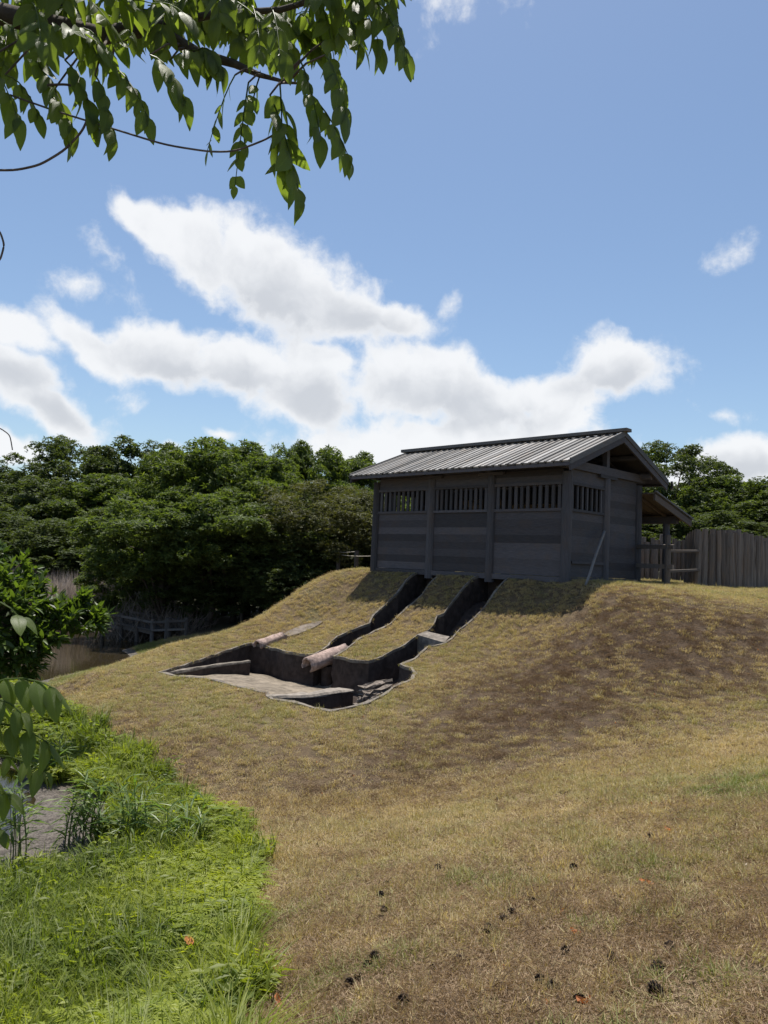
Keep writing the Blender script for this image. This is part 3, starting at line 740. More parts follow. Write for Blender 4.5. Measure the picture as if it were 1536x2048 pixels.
# lean-to at the back
LB0, LZ0, LB1, LZ1 = 3.22, 2.22, 5.36, 1.69
la = math.atan2(LZ0-LZ1, LB1-LB0); ll = sqrt((LB1-LB0)**2+(LZ0-LZ1)**2)
LBM = boxmesh('roof_board', (0, .006, -.035), (ll, pitch_w-.006, 0), WOOD_BROWN, .003); LBT = batten_mesh(ll)
for i in range(ns):
    ob('roof_board', LBM, shed, (LB1, AE0+pitch_w*(i+1), LZ1), (0, -la, pi))
    ob('batten', LBT, shed, (LB1, AE0+pitch_w*i, LZ1), (0, -la, pi))
for a0 in (AE0-.04, AE1): slope_board('barge_board', LB0, LZ0-.03, LB1-.03, LZ1-.02, a0, a0+.045, .16, WOOD_BROWN)
slope_board('verge_board', LB0, LZ0+.05, LB1+.03, LZ1+.05, AE0-.07, AE0-.015, .04, WOOD_BAT)
LP = cylmesh('post', .095, 1.68, WOOD_V)
for a in PA: ob('post', LP, shed, (4.85, a, -.1))
box('lean_to_beam', (4.76, -.3, 1.56), (4.94, LEN+.3, 1.74), WOOD_H, shed, .004)
for a in np.linspace(0, LEN, 10): slope_board('rafter', LB0, LZ0-.04, LB1-.08, LZ1-.03, a-.025, a+.025, .06, WOOD_BROWN)
# earth floor inside the shed
box('earth_floor', (.12, .1, -.06), (DEP-.1, 1.3, -.0), KILN_WALL, shed)
# stick leaning on the end wall
def onplane_a(px, py, a):
    d = ray(px, py); c = np.array([BC[0], BC[1], 0]); tt = (a-(EYE-c)@D1)/(d@D1); return EYE+d*tt
sp0 = hit(1171, 1171); sp1 = onplane_a(1208, 1063, -.16)
pp = [sp0*(1-s)+sp1*s+np.array([.006*sin(9*s), .004*cos(7*s), 0]) for s in np.linspace(0, 1, 9)]
st = tubeobj('leaning_stick', pp, np.linspace(.03, .036, 9), WOOD_PALE, None, 6)
tag(st, 'pale bare stick leaning against the end wall of the shed', 'stick')

# ------------------------------------------------------------------ palisade of upright logs
LOGS = []
for i in range(7):
    k = 6; zz = np.linspace(-.15, 1.0, k); wob = np.cumsum(rng.normal(0, .008, (k, 2)), 0)
    V, f = merge([tube([(wob[j, 0], wob[j, 1], zz[j]*1.) for j in range(k)], [.072*(1+rng.normal(0, .06)) for j in range(k)], 8)])
    V[:, :2] += rng.normal(0, .004, (len(V), 2)); LOGS.append(fastmesh('log', V, f, WOOD_LOG, False))
def palisade(line, hts, label, step=.118):
    L = np.array(line); root = empty('palisade', (L[0][0], L[0][1], h1(*L[0])))
    seg = np.linalg.norm(np.diff(L, axis=0), axis=1); s = np.concatenate([[0], np.cumsum(seg)])
    d = 0.; i = 0
    while d < s[-1]:
        x = np.interp(d, s, L[:, 0])+rng.normal(0, .012); y = np.interp(d, s, L[:, 1])+rng.normal(0, .012); hh = np.interp(d, s, hts)+rng.normal(0, .045) - (.1 if rng.random() < .15 else 0)
        w = rng.uniform(.78, 1.2)
        ob('log', LOGS[i % 7], root, (x-L[0][0], y-L[0][1], h1(x, y)-root.location.z), (rng.normal(0, .012), rng.normal(0, .014), rng.uniform(0, 6)), (w, w, hh))
        d += step*w; i += 1
    return tag(root, label, 'palisade', 'log palisade')
p0 = at_y(1392, 1176, 18.8); p1 = at_y(1450, 1177, 18.7); p2 = at_y(1540, 1173, 20.9)
palisade([p0[:2]+[-.02, .5], p0[:2], p1[:2]+[0, .1], p2[:2], p2[:2]+[3.2, 2.6]], [1.3, 1.34, 1.44, 1.36, 1.36], 'nearer palisade of tight upright logs at the right edge')
q0 = at_y(1268, 1163, 23.6); q1 = at_y(1400, 1166, 23.4)
palisade([q0[:2]+[-1.2, .3], q0[:2], q1[:2], q1[:2]+[2.0, -.2]], [1.33, 1.33, 1.33, 1.33], 'farther palisade of spaced logs seen behind the rail fence', .135)
# rail fence between shed and palisade
rf = empty('rail_fence', tuple(hit(1334, 1176))); fo_ = np.array(rf.location)
fp1 = hit(1256, 1168); fp2 = hit(1334, 1176); fp1 = at_y(1256, 1168, 19.1); fp1[2] = h1(fp1[0], fp1[1]); fp2 = at_y(1334, 1176, 17.9); fp2[2] = h1(fp2[0], fp2[1])
for p, hh in ((fp1, 1.08), (fp2, 1.17)):
    V, f = merge([tube([p-fo_+[0, 0, -.1], p-fo_+[.005, 0, .5], p-fo_+[.01, 0, hh]], [.072, .07, .066], 8)]); ob('post', fastmesh('post', V, f, WOOD_LOG), rf)
def barobj(name, a, b, w, h, mat, parent, org):
    a, b = np.array(a)-org, np.array(b)-org; d = b-a; n = np.array([-d[1], d[0], 0]); n = n/np.linalg.norm(n)*w/2; z = np.array([0, 0, h/2])
    V = np.array([a-n-z, a+n-z, a+n+z, a-n+z, b-n-z, b+n-z, b+n+z, b-n+z]); V += rng.normal(0, .004, V.shape)
    f = np.array([[0, 1, 2, 3], [7, 6, 5, 4], [0, 4, 5, 1], [1, 5, 6, 2], [2, 6, 7, 3], [3, 7, 4, 0]])
    return ob(name, fastmesh(name, V, f, mat), parent)
fd = (fp2-fp1)/np.linalg.norm(fp2-fp1)
for z in (.88, .42): barobj('rail', fp1+[0, -.05, z], fp2+fd*.16+[0, -.05, z+.02], .05, .10, WOOD_LOG, rf, fo_)
e3 = at_y(1398, 1176, 18.9)
for z, z2 in ((.80, .86), (.33, .40)): barobj('rail', fp2+[.02, .06, z], np.array([e3[0], e3[1]-.1, fp2[2]+z2]), .04, .055, WOOD_LOG, rf, fo_)
barobj('rail', fp1+[-.02, .04, .82], fp1+[-.6, .35, .86], .03, .035, WOOD_PALE, rf, fo_)
tag(rf, 'low grey rail fence with two posts beside the shed end wall', 'fence')

# rope fence on the far left of the mound top and along the wood's edge
rp = [at_y(676, 1139, 25.5), at_y(712, 1139, 24.0), at_y(752, 1140, 22.6)]
for p in rp: p[2] = h1(p[0], p[1])
ro = empty('rope_fence', tuple(rp[0])); rorg = rp[0].copy()
for k, p in enumerate(rp[:2]):
    zt_ = at_y(676 if k == 0 else 712, 1101, p[1])[2]
    V, f = merge([tube([p-rorg-[0, 0, .2], [p[0]-rorg[0], p[1]-rorg[1], zt_-rorg[2]]], .07, 7)]); ob('post', fastmesh('post', V, f, WOOD_DARK), ro)
def rope(a, b, sag, parent, org):
    pts_ = [np.array(a)*(1-s)+np.array(b)*s-np.array([0, 0, sag*4*s*(1-s)])-org for s in np.linspace(0, 1, 9)]
    return tubeobj('rope', pts_, .013, ROPE, parent, 5)
t0_, t1_ = at_y(676, 1104, rp[0][1]), at_y(712, 1103, rp[1][1])
rope(t0_, t1_, .02, ro, rorg); rope(t0_-[0, 0, .08], at_y(745, 1112, rp[2][1]), .03, ro, rorg)
tag(ro, 'two dark posts with pale rope left of the shed on the mound top', 'fence')
lp = hit(483, 1243); 
tag(tubeobj('marker_post', [lp-[0, 0, .1], lp+[0, 0, .3], lp+[.01, 0, .62]], .06, WOOD_LOG, None, 7), 'lone short post standing in shade behind the left mound slope', 'post')

# ------------------------------------------------------------------ timber boardwalk over the pond
bw = empty('boardwalk', tuple(at_y(320, 1285, 25))); borg = np.array(bw.location)
near = [at_y(*q) for q in ((205, 1277, 26.5), (242, 1280, 26.0), (273, 1284, 25.5), (303, 1289, 25.0), (335, 1280, 24.7), (371, 1280, 24.4))]
tops = [at_y(*q)[2] for q in ((205, 1221, 26.5), (242, 1226, 26.0), (273, 1232, 25.5), (303, 1238, 25.0), (335, 1236, 24.7), (371, 1235, 24.4))]
perp = np.array([.55, 1.15, 0])
for i, p in enumerate(near):
    for s in ((0, 1) if i < 4 else (0,)):
        b_ = p+perp*s; V, f = merge([tube([[b_[0]-borg[0], b_[1]-borg[1], -1.75-borg[2] if i < 4 else -1.2-borg[2]], [b_[0]-borg[0], b_[1]-borg[1], tops[i]-borg[2]]], .065 if i != 4 else .11, 7)])
        ob('post', fastmesh('post', V, f, WOOD_DARK), bw)
for i in range(len(near)-1):
    for s in ((0, 1) if i < 3 else (0,)):
        for dz in (.10, .36):
            a_ = near[i]+perp*s; b_ = near[i+1]+perp*s
            barobj('rail', [a_[0], a_[1]-.07, tops[i]-dz], [b_[0], b_[1]-.07, tops[i+1]-dz], .05, .07, WOOD_DARK, bw, borg)
for i in range(3):
    for s in (0, 1):
        a_ = near[i]+perp*s; b_ = near[i+1]+perp*s; barobj('joist', [a_[0], a_[1]+.04, -1.0], [b_[0], b_[1]+.04, -1.04], .07, .13, WOOD_DARK, bw, borg)
for i in range(24):
    s = i/23*3.6; k = min(int(s), 3); ff = s-k; a_ = near[k]*(1-ff)+near[k+1]*ff; c_ = a_+perp
    barobj('plank', [a_[0]-.02, a_[1]-.04, -.90-.015*s], [c_[0]+.02, c_[1]+.05, -.90-.015*s], .14, .04, WOOD_DARK, bw, borg)
tag(bw, 'small dark timber boardwalk with low railings over the brown pond', 'boardwalk')

# ------------------------------------------------------------------ leaves and trees
def unit(v): return v/(np.linalg.norm(v, axis=-1, keepdims=True)+1e-9)
def leaf_quads(P, D, N, L, Wd):
    """one pointed leaf (two triangles either side of a fold) per row: base P, direction D, normal N"""
    D = unit(D); S = unit(np.cross(D, N)); N = np.cross(S, D)
    L = np.broadcast_to(L, (len(P),))[:, None]; Wd = np.broadcast_to(Wd, (len(P),))[:, None]
    mid_ = P+D*L*.45-N*L*.02
    V = np.stack([P, mid_-S*Wd*.5+N*Wd*.12, P+D*L-N*L*.10, mid_+S*Wd*.5+N*Wd*.12], 1).reshape(-1, 3)
    b = np.arange(len(P))[:, None]*4
    return V, np.vstack([b+[0, 1, 2], b+[0, 2, 3]]).astype(np.int32)
def crown_mesh(name, seed, h, r, mat, nclump=120, sprays=42, per=6, L=.24, Wd=.085, low=.16, top=.75):
    g = np.random.default_rng(seed)
    c = []
    while len(c) < nclump:
        d = unit(g.normal(size=3)); rad = g.uniform(.45, 1.)**.5
        z = d[2]*rad
        prof = 1. if z < 0 else 1
        p = np.array([d[0]*rad*r, d[1]*rad*r, h*(low+1)/2 + z*h*(1-low)/2])
        p[:2] *= (1.0 if p[2] > .3*h else .8)
        p += g.normal(0, .25, 3); 
        if len(c) > 3 and rad < .62 and g.random() < .6: continue
        c.append(p)
    c = np.array(c); cr_ = g.uniform(.35, 1.0, nclump)*r*.25
    ci = np.repeat(np.arange(nclump), sprays); n = len(ci)
    d = unit(g.normal(size=(n, 3))+[0, 0, .45]); rr = g.uniform(.35, 1.0, n)**.5
    sp = c[ci]+d*(cr_[ci]*rr)[:, None]*[1.0, 1.0, .9]
    axis = unit(d*.9+[0, 0, .15]+g.normal(0, .45, (n, 3)))
    si = np.repeat(np.arange(n), per); m = len(si)
    ref = unit(g.normal(size=(n, 3))); s1 = unit(np.cross(axis, ref)); s2 = np.cross(axis, s1)
    th = np.tile(np.arange(per), n)*2*pi/per+g.normal(0, .3, m)
    sz = g.uniform(.7, 1.25, m)
    D = s1[si]*np.cos(th)[:, None]+s2[si]*np.sin(th)[:, None]+axis[si]*.35+[0, 0, -.28]+g.normal(0, .22, (m, 3))
    N = axis[si]+g.normal(0, .35, (m, 3))
    V, T = leaf_quads(sp[si]+g.normal(0, .02, (m, 3)), D, N, L*sz, Wd*sz)
    return fastmesh(name, V, T, mat), c
def trunk_mesh(name, seed, h, r, c, rad=.16):
    g = np.random.default_rng(seed+77); parts = []
    pts_ = [np.array([0, 0, -.3])]+[np.array([g.normal(0, .12), g.normal(0, .12), h*.75*k/5]) for k in range(1, 6)]
    parts.append(tube(pts_, np.linspace(rad, rad*.35, 6), 7))
    for k in range(9):
        tgt = c[g.integers(len(c))]; s = pts_[int(g.integers(1, 4))]
        m_ = (s+tgt)/2+g.normal(0, .2, 3)+[0, 0, .25]; parts.append(tube([s, m_, tgt], [rad*.45, rad*.28, rad*.08], 5))
    V, f = merge(parts); return fastmesh(name, V, f, BARK, True)
SPEC = {'A': (LEAF_A, 170, 60, 6, .15, .075), 'A2': (LEAF_A, 210, 50, 6, .14, .07), 'B': (LEAF_B, 150, 56, 7, .21, .072), 'B2': (LEAF_B, 170, 50, 7, .20, .068), 'BH': (LEAF_B, 120, 56, 7, .21, .072), 'B3': (LEAF_B, 80, 60, 7, .21, .072), 'C': (LEAF_C, 220, 52, 6, .12, .052)}
VAR = {}
for i, (k, (mt, nc, ns_, pr, L_, W_)) in enumerate(SPEC.items()):
    cm, cc = crown_mesh('crown', 40+i*3, 9., 3., mt, nc, ns_, pr, L_, W_, low={'C': .2, 'BH': .4}.get(k, .10)); VAR[k] = (cm, trunk_mesh('trunk', 40+i*3, 9., 3., cc))
def tree(u, vtop, y, rad, kind, label, lean=0, name='tree', group=None):
    p = at_y(u, 1100, y); zb = h1(p[0], p[1]); top = at_y(u, vtop, y)[2]; hh = top-zb
    root = empty(name, (p[0], p[1], zb), rng.uniform(0, 6.28)); s = (rad/3., rad/3., hh/9.4)
    cm, tm = VAR[kind]; tag(ob('crown', cm, root, None, None, s), kind='stuff'); ob('trunk', tm, root, None, None, s)
    return tag(root, label, 'tree', group)
for a in ((20, 920, 52, 4.0, 'A', 'distant tree whose crown meets the sky at the left edge'), (145, 878, 50, 4.6, 'A2', 'distant broad domed tree forming the highest crown at the far left'), (245, 880, 51, 4.6, 'A', 'distant rounded tree right of the highest far left crown'),
          (330, 950, 49, 3.2, 'A2', 'distant tree in the dip of the skyline left of centre'), (-60, 930, 50, 4.2, 'A', 'distant tree partly cut by the left edge'),
          (15, 965, 42, 3.6, 'A2', 'middle-row dark tree at the left edge below the skyline'), (110, 958, 41, 3.6, 'A', 'middle-row tree below the highest far left crown'), (215, 950, 42, 4., 'B2', 'middle-row tree below the rounded far left crown'), (300, 975, 38, 2.8, 'A2', 'middle-row tree just left of the tall green trees'),
          (40, 1045, 36, 3.0, 'A', 'low dark tree above the glossy shrub at the left'), (135, 1040, 35, 3.0, 'A2', 'low dark tree standing directly behind the dead reeds'), (-60, 1000, 35, 3.2, 'A', 'low dark tree cut off by the left edge'), (210, 1035, 36, 3.0, 'B', 'low leafy tree at the right end of the dead reeds'),
          (375, 872, 33, 3.0, 'B', 'tall green tree, leftmost of the tall ones left of the shed'), (455, 874, 31.5, 3.0, 'B2', 'tall dense green tree in the middle of the left wood'), (528, 918, 32, 2.3, 'B', 'slightly lower green tree between two tall crowns'),
          (572, 878, 35, 1.9, 'B2', 'slim tree with a loose open top poking above its neighbours'), (645, 874, 34, 2.6, 'B3', 'tall loose-leaved tree left of the roof end'), (698, 900, 35, 2.0, 'B2', 'tree whose right side reaches toward the roof eave'),
          (640, 955, 27.5, 2.7, 'C', 'olive-brown rounded tree just left of the shed'), (728, 985, 28, 1.9, 'C', 'small olive tree tucked against the left wall of the shed'), (500, 960, 29, 2.5, 'B', 'green tree in front of the middle of the left wood'), (420, 975, 26.2, 2.5, 'BH', 'green tree overhanging the right end of the boardwalk'),
          (325, 985, 26.4, 2.7, 'BH', 'leafy tree leaning over the boardwalk'), (560, 1010, 27, 2.4, 'A', 'dark low tree behind the left mound slope'), (265, 1070, 29.5, 1.8, 'B', 'small leafy tree beside the dead reeds'), (470, 1060, 27, 2.4, 'A2', 'dark thicket tree above the lone short post'), (390, 1110, 27.5, 1.8, 'A', 'small dark tree right of the boardwalk end'), (640, 1050, 28, 2.2, 'A', 'dark thicket tree behind the rope fence'), (570, 1120, 25.5, 1.3, 'A2', 'low dark shrubby tree hugging the mound silhouette'),
          (1345, 884, 34, 2.7, 'A2', 'tall rounded tree rising right of the shed gable'), (1290, 940, 36, 2.4, 'A', 'dark tree half hidden by the shed gable'), (1425, 955, 33, 2.3, 'B2', 'tree between the tall rounded one and the right edge'), (1492, 950, 32, 2.5, 'B', 'leafy tree above the nearer palisade'), (1570, 955, 31, 2.8, 'A2', 'tree cut off by the right edge'), (1395, 1010, 30, 2.2, 'A', 'dark bushy tree behind the lean-to post'), (1300, 1020, 31, 2.2, 'A2', 'dark bushy tree seen under the lean-to roof'), (1470, 1030, 29, 2.2, 'A', 'dark bushy tree behind the palisade tops'),
          (820, 985, 34, 3., 'B2', 'tree glimpsed through the bars of the left window')):
    tree(*a)

# ------------------------------------------------------------------ dead reeds and brush by the pond
def blade_set(P, Hh, Wd, lean, g, seg=3):
    """bent ribbon blades standing at P"""
    n = len(P); az_ = g.uniform(0, 2*pi, n); d = np.column_stack([np.cos(az_), np.sin(az_), np.zeros(n)]); s = np.column_stack([-d[:, 1], d[:, 0], np.zeros(n)])
    Hh = np.broadcast_to(Hh, (n,)); Wd = np.broadcast_to(Wd, (n,)); lean = np.broadcast_to(lean, (n,))
    V = []
    for k in range(seg+1):
        f = k/seg; c = P+np.array([0, 0, 1.])*(Hh*f*(1-.35*lean*f))[:, None]+d*(Hh*lean*f*f)[:, None]; w = (Wd*(1-f**1.6)*.5+.0004)[:, None]
        V += [c-s*w, c+s*w]
    V = np.stack(V, 1).reshape(-1, 3); m = 2*(seg+1); b = np.arange(n)[:, None]*m
    q = np.vstack([b+[2*k, 2*k+1, 2*k+3, 2*k+2] for k in range(seg)]); return V, q.astype(np.int32)
g = np.random.default_rng(5)
n = 5200; px = g.uniform(20, 235, n); yy = g.uniform(29.5, 34, n)
X = np.array([at_y(u, 1150, y)[0] for u, y in zip(px, yy)]); P = np.column_stack([X, yy, H(np.column_stack([X, yy]))-.05])
V, q = blade_set(P, g.uniform(1.3, 2.3, n)*(.8+.3*vnoise(P, .6, 2)), g.uniform(.015, .04, n), g.uniform(.02, .35, n), g)
tag(ob('dead_reeds', fastmesh('dead_reeds', V, q, REED_D)), 'grey brown dead reeds standing in a mass beyond the pond', 'reeds', kind='stuff')
def dead_shrub(u, v, y, w, hgt, label, n=260):
    p = at_y(u, v, y); p[2] = max(h1(p[0], p[1]), -1.5); root_parts = []
    for k in range(n):
        s = np.array([g.normal(0, w*.25), g.normal(0, w*.25), 0]); d = unit(np.array([g.normal(0, .7), g.normal(0, .7), 1.])); L_ = hgt*g.uniform(.5, 1.1)
        m_ = s+d*L_*.5+g.normal(0, .06, 3); e = m_+unit(d+g.normal(0, .5, 3))*L_*.5; root_parts.append(tube([s, m_, e], [.012, .008, .004], 4, False))
    V, f = merge(root_parts); o = ob('dead_shrub', fastmesh('dead_shrub', V, f, TWIG_D), None, p); return tag(o, label, 'shrub')
dead_shrub(285, 1262, 27.0, 2.6, 1.7, 'leafless brown brush behind the boardwalk railings', 420)
dead_shrub(360, 1250, 26.0, 1.6, 1.2, 'thin dry brush at the right end of the boardwalk', 200)

# ------------------------------------------------------------------ scattered ground cover (one object each, nobody could count it)
PROTO = {}
def proto(cname, meshes):
    c = bpy.data.collections.new(cname)
    for i, me in enumerate(meshes):
        o = bpy.data.objects.new(f'{cname}_{i:02d}', me); c.objects.link(o)
    return c
def gn_group(name, coll):
    ng = bpy.data.node_groups.new(name, 'GeometryNodeTree')
    ng.interface.new_socket('Geometry', in_out='INPUT', socket_type='NodeSocketGeometry'); ng.interface.new_socket('Geometry', in_out='OUTPUT', socket_type='NodeSocketGeometry')
    N_ = ng.nodes; L_ = ng.links; gi = N_.new('NodeGroupInput'); go = N_.new('NodeGroupOutput')
    ip = N_.new('GeometryNodeInstanceOnPoints'); ci = N_.new('GeometryNodeCollectionInfo'); ci.inputs[0].default_value = coll; ci.inputs[1].default_value = True; ci.inputs[2].default_value = True
    def at(nm, ty):
        a = N_.new('GeometryNodeInputNamedAttribute'); a.data_type = ty; a.inputs[0].default_value = nm; return a.outputs[0]
    er = N_.new('FunctionNodeEulerToRotation'); L_.new(at('rot', 'FLOAT_VECTOR'), er.inputs[0])
    L_.new(gi.outputs[0], ip.inputs['Points']); L_.new(ci.outputs[0], ip.inputs['Instance']); ip.inputs['Pick Instance'].default_value = True
    L_.new(at('vi', 'INT'), ip.inputs['Instance Index']); L_.new(er.outputs[0], ip.inputs['Rotation']); L_.new(at('sc', 'FLOAT_VECTOR'), ip.inputs['Scale']); L_.new(ip.outputs[0], go.inputs[0])
    return ng
def scatter(name, coll, P, vi, rot, sc, tint, label, cat):
    me = bpy.data.meshes.new(name); me.vertices.add(len(P)); me.vertices.foreach_set('co', np.asarray(P, np.float32).ravel())
    for nm, ty, key, arr in (('vi', 'INT', 'value', vi), ('rot', 'FLOAT_VECTOR', 'vector', rot), ('sc', 'FLOAT_VECTOR', 'vector', sc), ('tint', 'FLOAT', 'value', tint)):
        a = me.attributes.new(nm, ty, 'POINT'); a.data.foreach_set(key, np.asarray(arr, np.int32 if ty == 'INT' else np.float32).ravel())
    o = ob(name, me); md = o.modifiers.new('scatter', 'NODES'); md.node_group = gn_group(name, coll)
    return tag(o, label, cat, kind='stuff')
def tuft(seed, n, r, h0, h1_, w, lean, mat, seg=2):
    g_ = np.random.default_rng(seed); rr = r*np.sqrt(g_.random(n)); th = g_.uniform(0, 2*pi, n)
    P_ = np.column_stack([rr*np.cos(th), rr*np.sin(th), np.full(n, -.006)])
    V_, q_ = blade_set(P_, g_.uniform(h0, h1_, n), g_.uniform(.7, 1.3, n)*w, g_.uniform(lean[0], lean[1], n), g_, seg); return V_, q_
def tuftmesh(*a, **k):
    V_, q_ = tuft(*a, **k); return fastmesh('tuft', V_, q_, a[-1] if not k else a[7])
def flat_litter(seed, n, r, L_, w, mat):
    g_ = np.random.default_rng(seed); P_ = np.column_stack([g_.uniform(-r, r, n), g_.uniform(-r, r, n), g_.uniform(.002, .03, n)])
    D_ = np.column_stack([g_.normal(size=n), g_.normal(size=n), g_.normal(0, .22, n)]); N_ = np.column_stack([g_.normal(0, .4, n), g_.normal(0, .4, n), np.ones(n)])
    V_, T_ = leaf_quads(P_, D_, N_, g_.uniform(.6, 1.3, n)*L_, w); return fastmesh('litter', V_, T_, mat)
TURFC = proto('turf', [tuftmesh(1, 40, .075, .022, .055, .005, (.2, 1.2), TURF), tuftmesh(2, 34, .065, .03, .07, .005, (.2, 1.2), TURF), tuftmesh(3, 40, .085, .015, .04, .0055, (.2, 1.1), TURF),
                       flat_litter(4, 46, .085, .032, .0042, THATCH), flat_litter(5, 40, .085, .042, .0036, THATCH), tuftmesh(6, 26, .06, .03, .075, .005, (.3, 1.2), TURF)])
def frustum_points(n, ymin, ymax, power, mx=1.25):
    """random points on the ground seen by the camera, denser close by"""
    u_ = g.random(n); y = (ymin**power+u_*(ymax**power-ymin**power))**(1/power)
    x = (g.random(n)*2-1)*(y*.56*mx+.6); return np.column_stack([x, y])
def slope_rot(xy, ground=.65):
    e = .15; gx = (H(xy+[e, 0])-H(xy-[e, 0]))/(2*e); gy = (H(xy+[0, e])-H(xy-[0, e]))/(2*e)
    return np.column_stack([np.arctan(gy)*ground, -np.arctan(gx)*ground])
def dry_mask(xy):
    a, b = loc_ab(xy); hz = H(xy)
    ok = ~inpoly(xy, HOLE) & (dist_poly(xy, HOLE) > .025) & (hz > WATER+.05)
    ok &= ~((a > -.12) & (a < LEN+.12) & (b > -.12) & (b < DEP+.1))
    ok &= ~(green_zone(xy) & (xy[:, 1] < 13.5)) & ~mud_zone(xy)
    return ok & ~((xy[:, 1] > 24.5) & (xy[:, 0] < 4))
xy = np.vstack([frustum_points(95000, 1.6, 9, 1.2), frustum_points(125000, 8, 27, 1.5)])
xy = xy[dry_mask(xy)]
gapn = vnoise(xy, 6.5, 71)*.5+vnoise(xy, 14., 72)*.5
keep = g.random(len(xy)) < np.clip((gapn-.26)*4.5, .12, 1); xy = xy[keep]; gapn = gapn[keep]
hz = H(xy); A_, B_ = loc_ab(xy)
# greener: near right foreground, terrace about the pit, pond shore; browner: the face turned to the camera, dead thatch plus painted shading
e = .3; face = -(H(xy+[0, e])-H(xy-[0, e]))/(2*e)*-1
nz = vnoise(xy, 1.1, 41)*.6+vnoise(xy, 3.3, 42)*.4
tint = .05+.27*np.clip((nz-.35)/.35, 0, 1)
near_ = np.clip((7.5-xy[:, 1])/4, 0, 1); tint += near_*np.clip((vnoise(xy, 2.2, 43)*.65+vnoise(xy, 6., 47)*.35-.43)*3.6, 0, 1)*.8
tint += np.clip((xy[:, 0]-1.2)/3, 0, 1)*np.clip((8.5-xy[:, 1])/3, 0, 1)*.25*vnoise(xy, 2.5, 44)
tint += np.clip((xy[:, 0]-.9)/.8, 0, 1)*np.clip((3.9-xy[:, 1])/1.2, 0, 1)*.35
gp = at_z(1500, 1570, -.25)[:2]; tint += .8*np.exp(-((xy-gp)**2).sum(1)/.5)*(vnoise(xy, 5, 45) > .35)
terr = np.clip((1.35-np.abs(face-.0)*3.2), 0, 1)*(xy[:, 1] > 9.5); tint += terr*.22
tint += np.exp(-((hz+1.28)/.10)**2)*(xy[:, 1] > 12)*.6
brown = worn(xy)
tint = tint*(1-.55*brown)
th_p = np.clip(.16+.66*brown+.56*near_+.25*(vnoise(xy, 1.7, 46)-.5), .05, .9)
isth = g.random(len(xy)) < th_p
vi = np.where(isth, g.integers(3, 5, len(xy)), np.where((tint > .5) & (g.random(len(xy)) < .5), 5, g.integers(0, 3, len(xy))))
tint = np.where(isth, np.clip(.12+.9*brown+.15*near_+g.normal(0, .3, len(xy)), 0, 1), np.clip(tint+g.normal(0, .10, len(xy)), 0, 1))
sr = slope_rot(xy); rot = np.column_stack([sr, g.uniform(0, 6.28, len(xy))])
k = g.uniform(.75, 1.3, len(xy))*(1-.22*near_); sc = np.column_stack([k, k, k*g.uniform(.6, 1.4, len(xy))*(1+.35*near_)*np.clip(.35+1.5*gapn, .5, 1.7)])
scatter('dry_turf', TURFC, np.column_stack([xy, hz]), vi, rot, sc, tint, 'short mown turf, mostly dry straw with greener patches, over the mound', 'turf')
tr_ = np.random.default_rng(1)

# lush grass and ferns at the marsh edge
def frond(seed, L_, mat):
    g_ = np.random.default_rng(seed); P_, D_, N_, LL = [], [], [], []
    for f_ in range(4):
        az_ = f_*1.57+g_.normal(0, .35); d = np.array([cos(az_), sin(az_), 0.]); s = np.array([-d[1], d[0], 0])
        for k_ in range(8):
            q_ = .25+.75*k_/7; c = d*L_*q_*.75+np.array([0, 0, L_*(.75*q_-.55*q_*q_)+.12])
            for sg in (-1, 1):
                P_.append(c); D_.append(s*sg+d*.55+np.array([0, 0, .05+g_.normal(0, .12)])); N_.append(np.array([0, 0, 1.])+d*.3+g_.normal(0, .15, 3)); LL.append(L_*.36*(1.08-q_*.75))
        P_.append(d*L_*.75+np.array([0, 0, L_*.2+.12])); D_.append(d); N_.append(np.array([0, 0, 1.])); LL.append(L_*.2)
    LL = np.array(LL); V_, T_ = leaf_quads(np.array(P_), np.array(D_), np.array(N_), LL, LL*.34); return fastmesh('frond', V_, T_, mat)
def herb(seed, n, mat):
    g_ = np.random.default_rng(seed); P_ = np.column_stack([g_.normal(0, .06, n), g_.normal(0, .06, n), g_.uniform(.05, .22, n)])
    D_ = np.column_stack([g_.normal(size=n), g_.normal(size=n), g_.uniform(0, .6, n)]); N_ = np.column_stack([g_.normal(0, .5, n), g_.normal(0, .5, n), np.ones(n)])
    V_, T_ = leaf_quads(P_, D_, N_, g_.uniform(.05, .09, n), .028); return fastmesh('herb', V_, T_, mat)
LUSH = proto('lush', [tuftmesh(11, 26, .07, .14, .32, .010, (.15, .9), GRASS, seg=4), tuftmesh(12, 22, .06, .18, .40, .011, (.2, 1.0), GRASS, seg=4), tuftmesh(13, 30, .09, .10, .24, .009, (.3, 1.1), GRASS, seg=4),
                      frond(14, .26, FERN), frond(15, .2, FERN), herb(16, 34, GRASS), herb(17, 26, FERN)]) if False else None
def tm2(seed, n, r, a_, b_, w, lean, mat, seg):
    V_, q_ = tuft(seed, n, r, a_, b_, w, lean, mat, seg); return fastmesh('tuft', V_, q_, mat)
LUSH = proto('lush', [tm2(11, 26, .07, .14, .30, .010, (.15, .9), GRASS, 4), tm2(12, 22, .06, .16, .36, .011, (.2, 1.0), GRASS, 4), tm2(13, 30, .09, .10, .22, .009, (.3, 1.1), GRASS, 4),
                      frond(14, .24, FERN), frond(15, .18, FERN), herb(16, 34, GRASS), herb(17, 26, FERN)])
n = 30000; y = 2.2+g.random(n)*12; x = -.2-g.random(n)*(y*.62+1.2); xy = np.column_stack([x, y]); hz = H(xy)
ok = green_zone(xy) & ~mud_zone(xy) & (hz > WATER+.03); ok &= g.random(n) < np.clip(1.15-(y-9)*.2, .35, 1)*.72
xy = xy[ok]; hz = hz[ok]; n = len(xy)
ed = np.zeros(n)
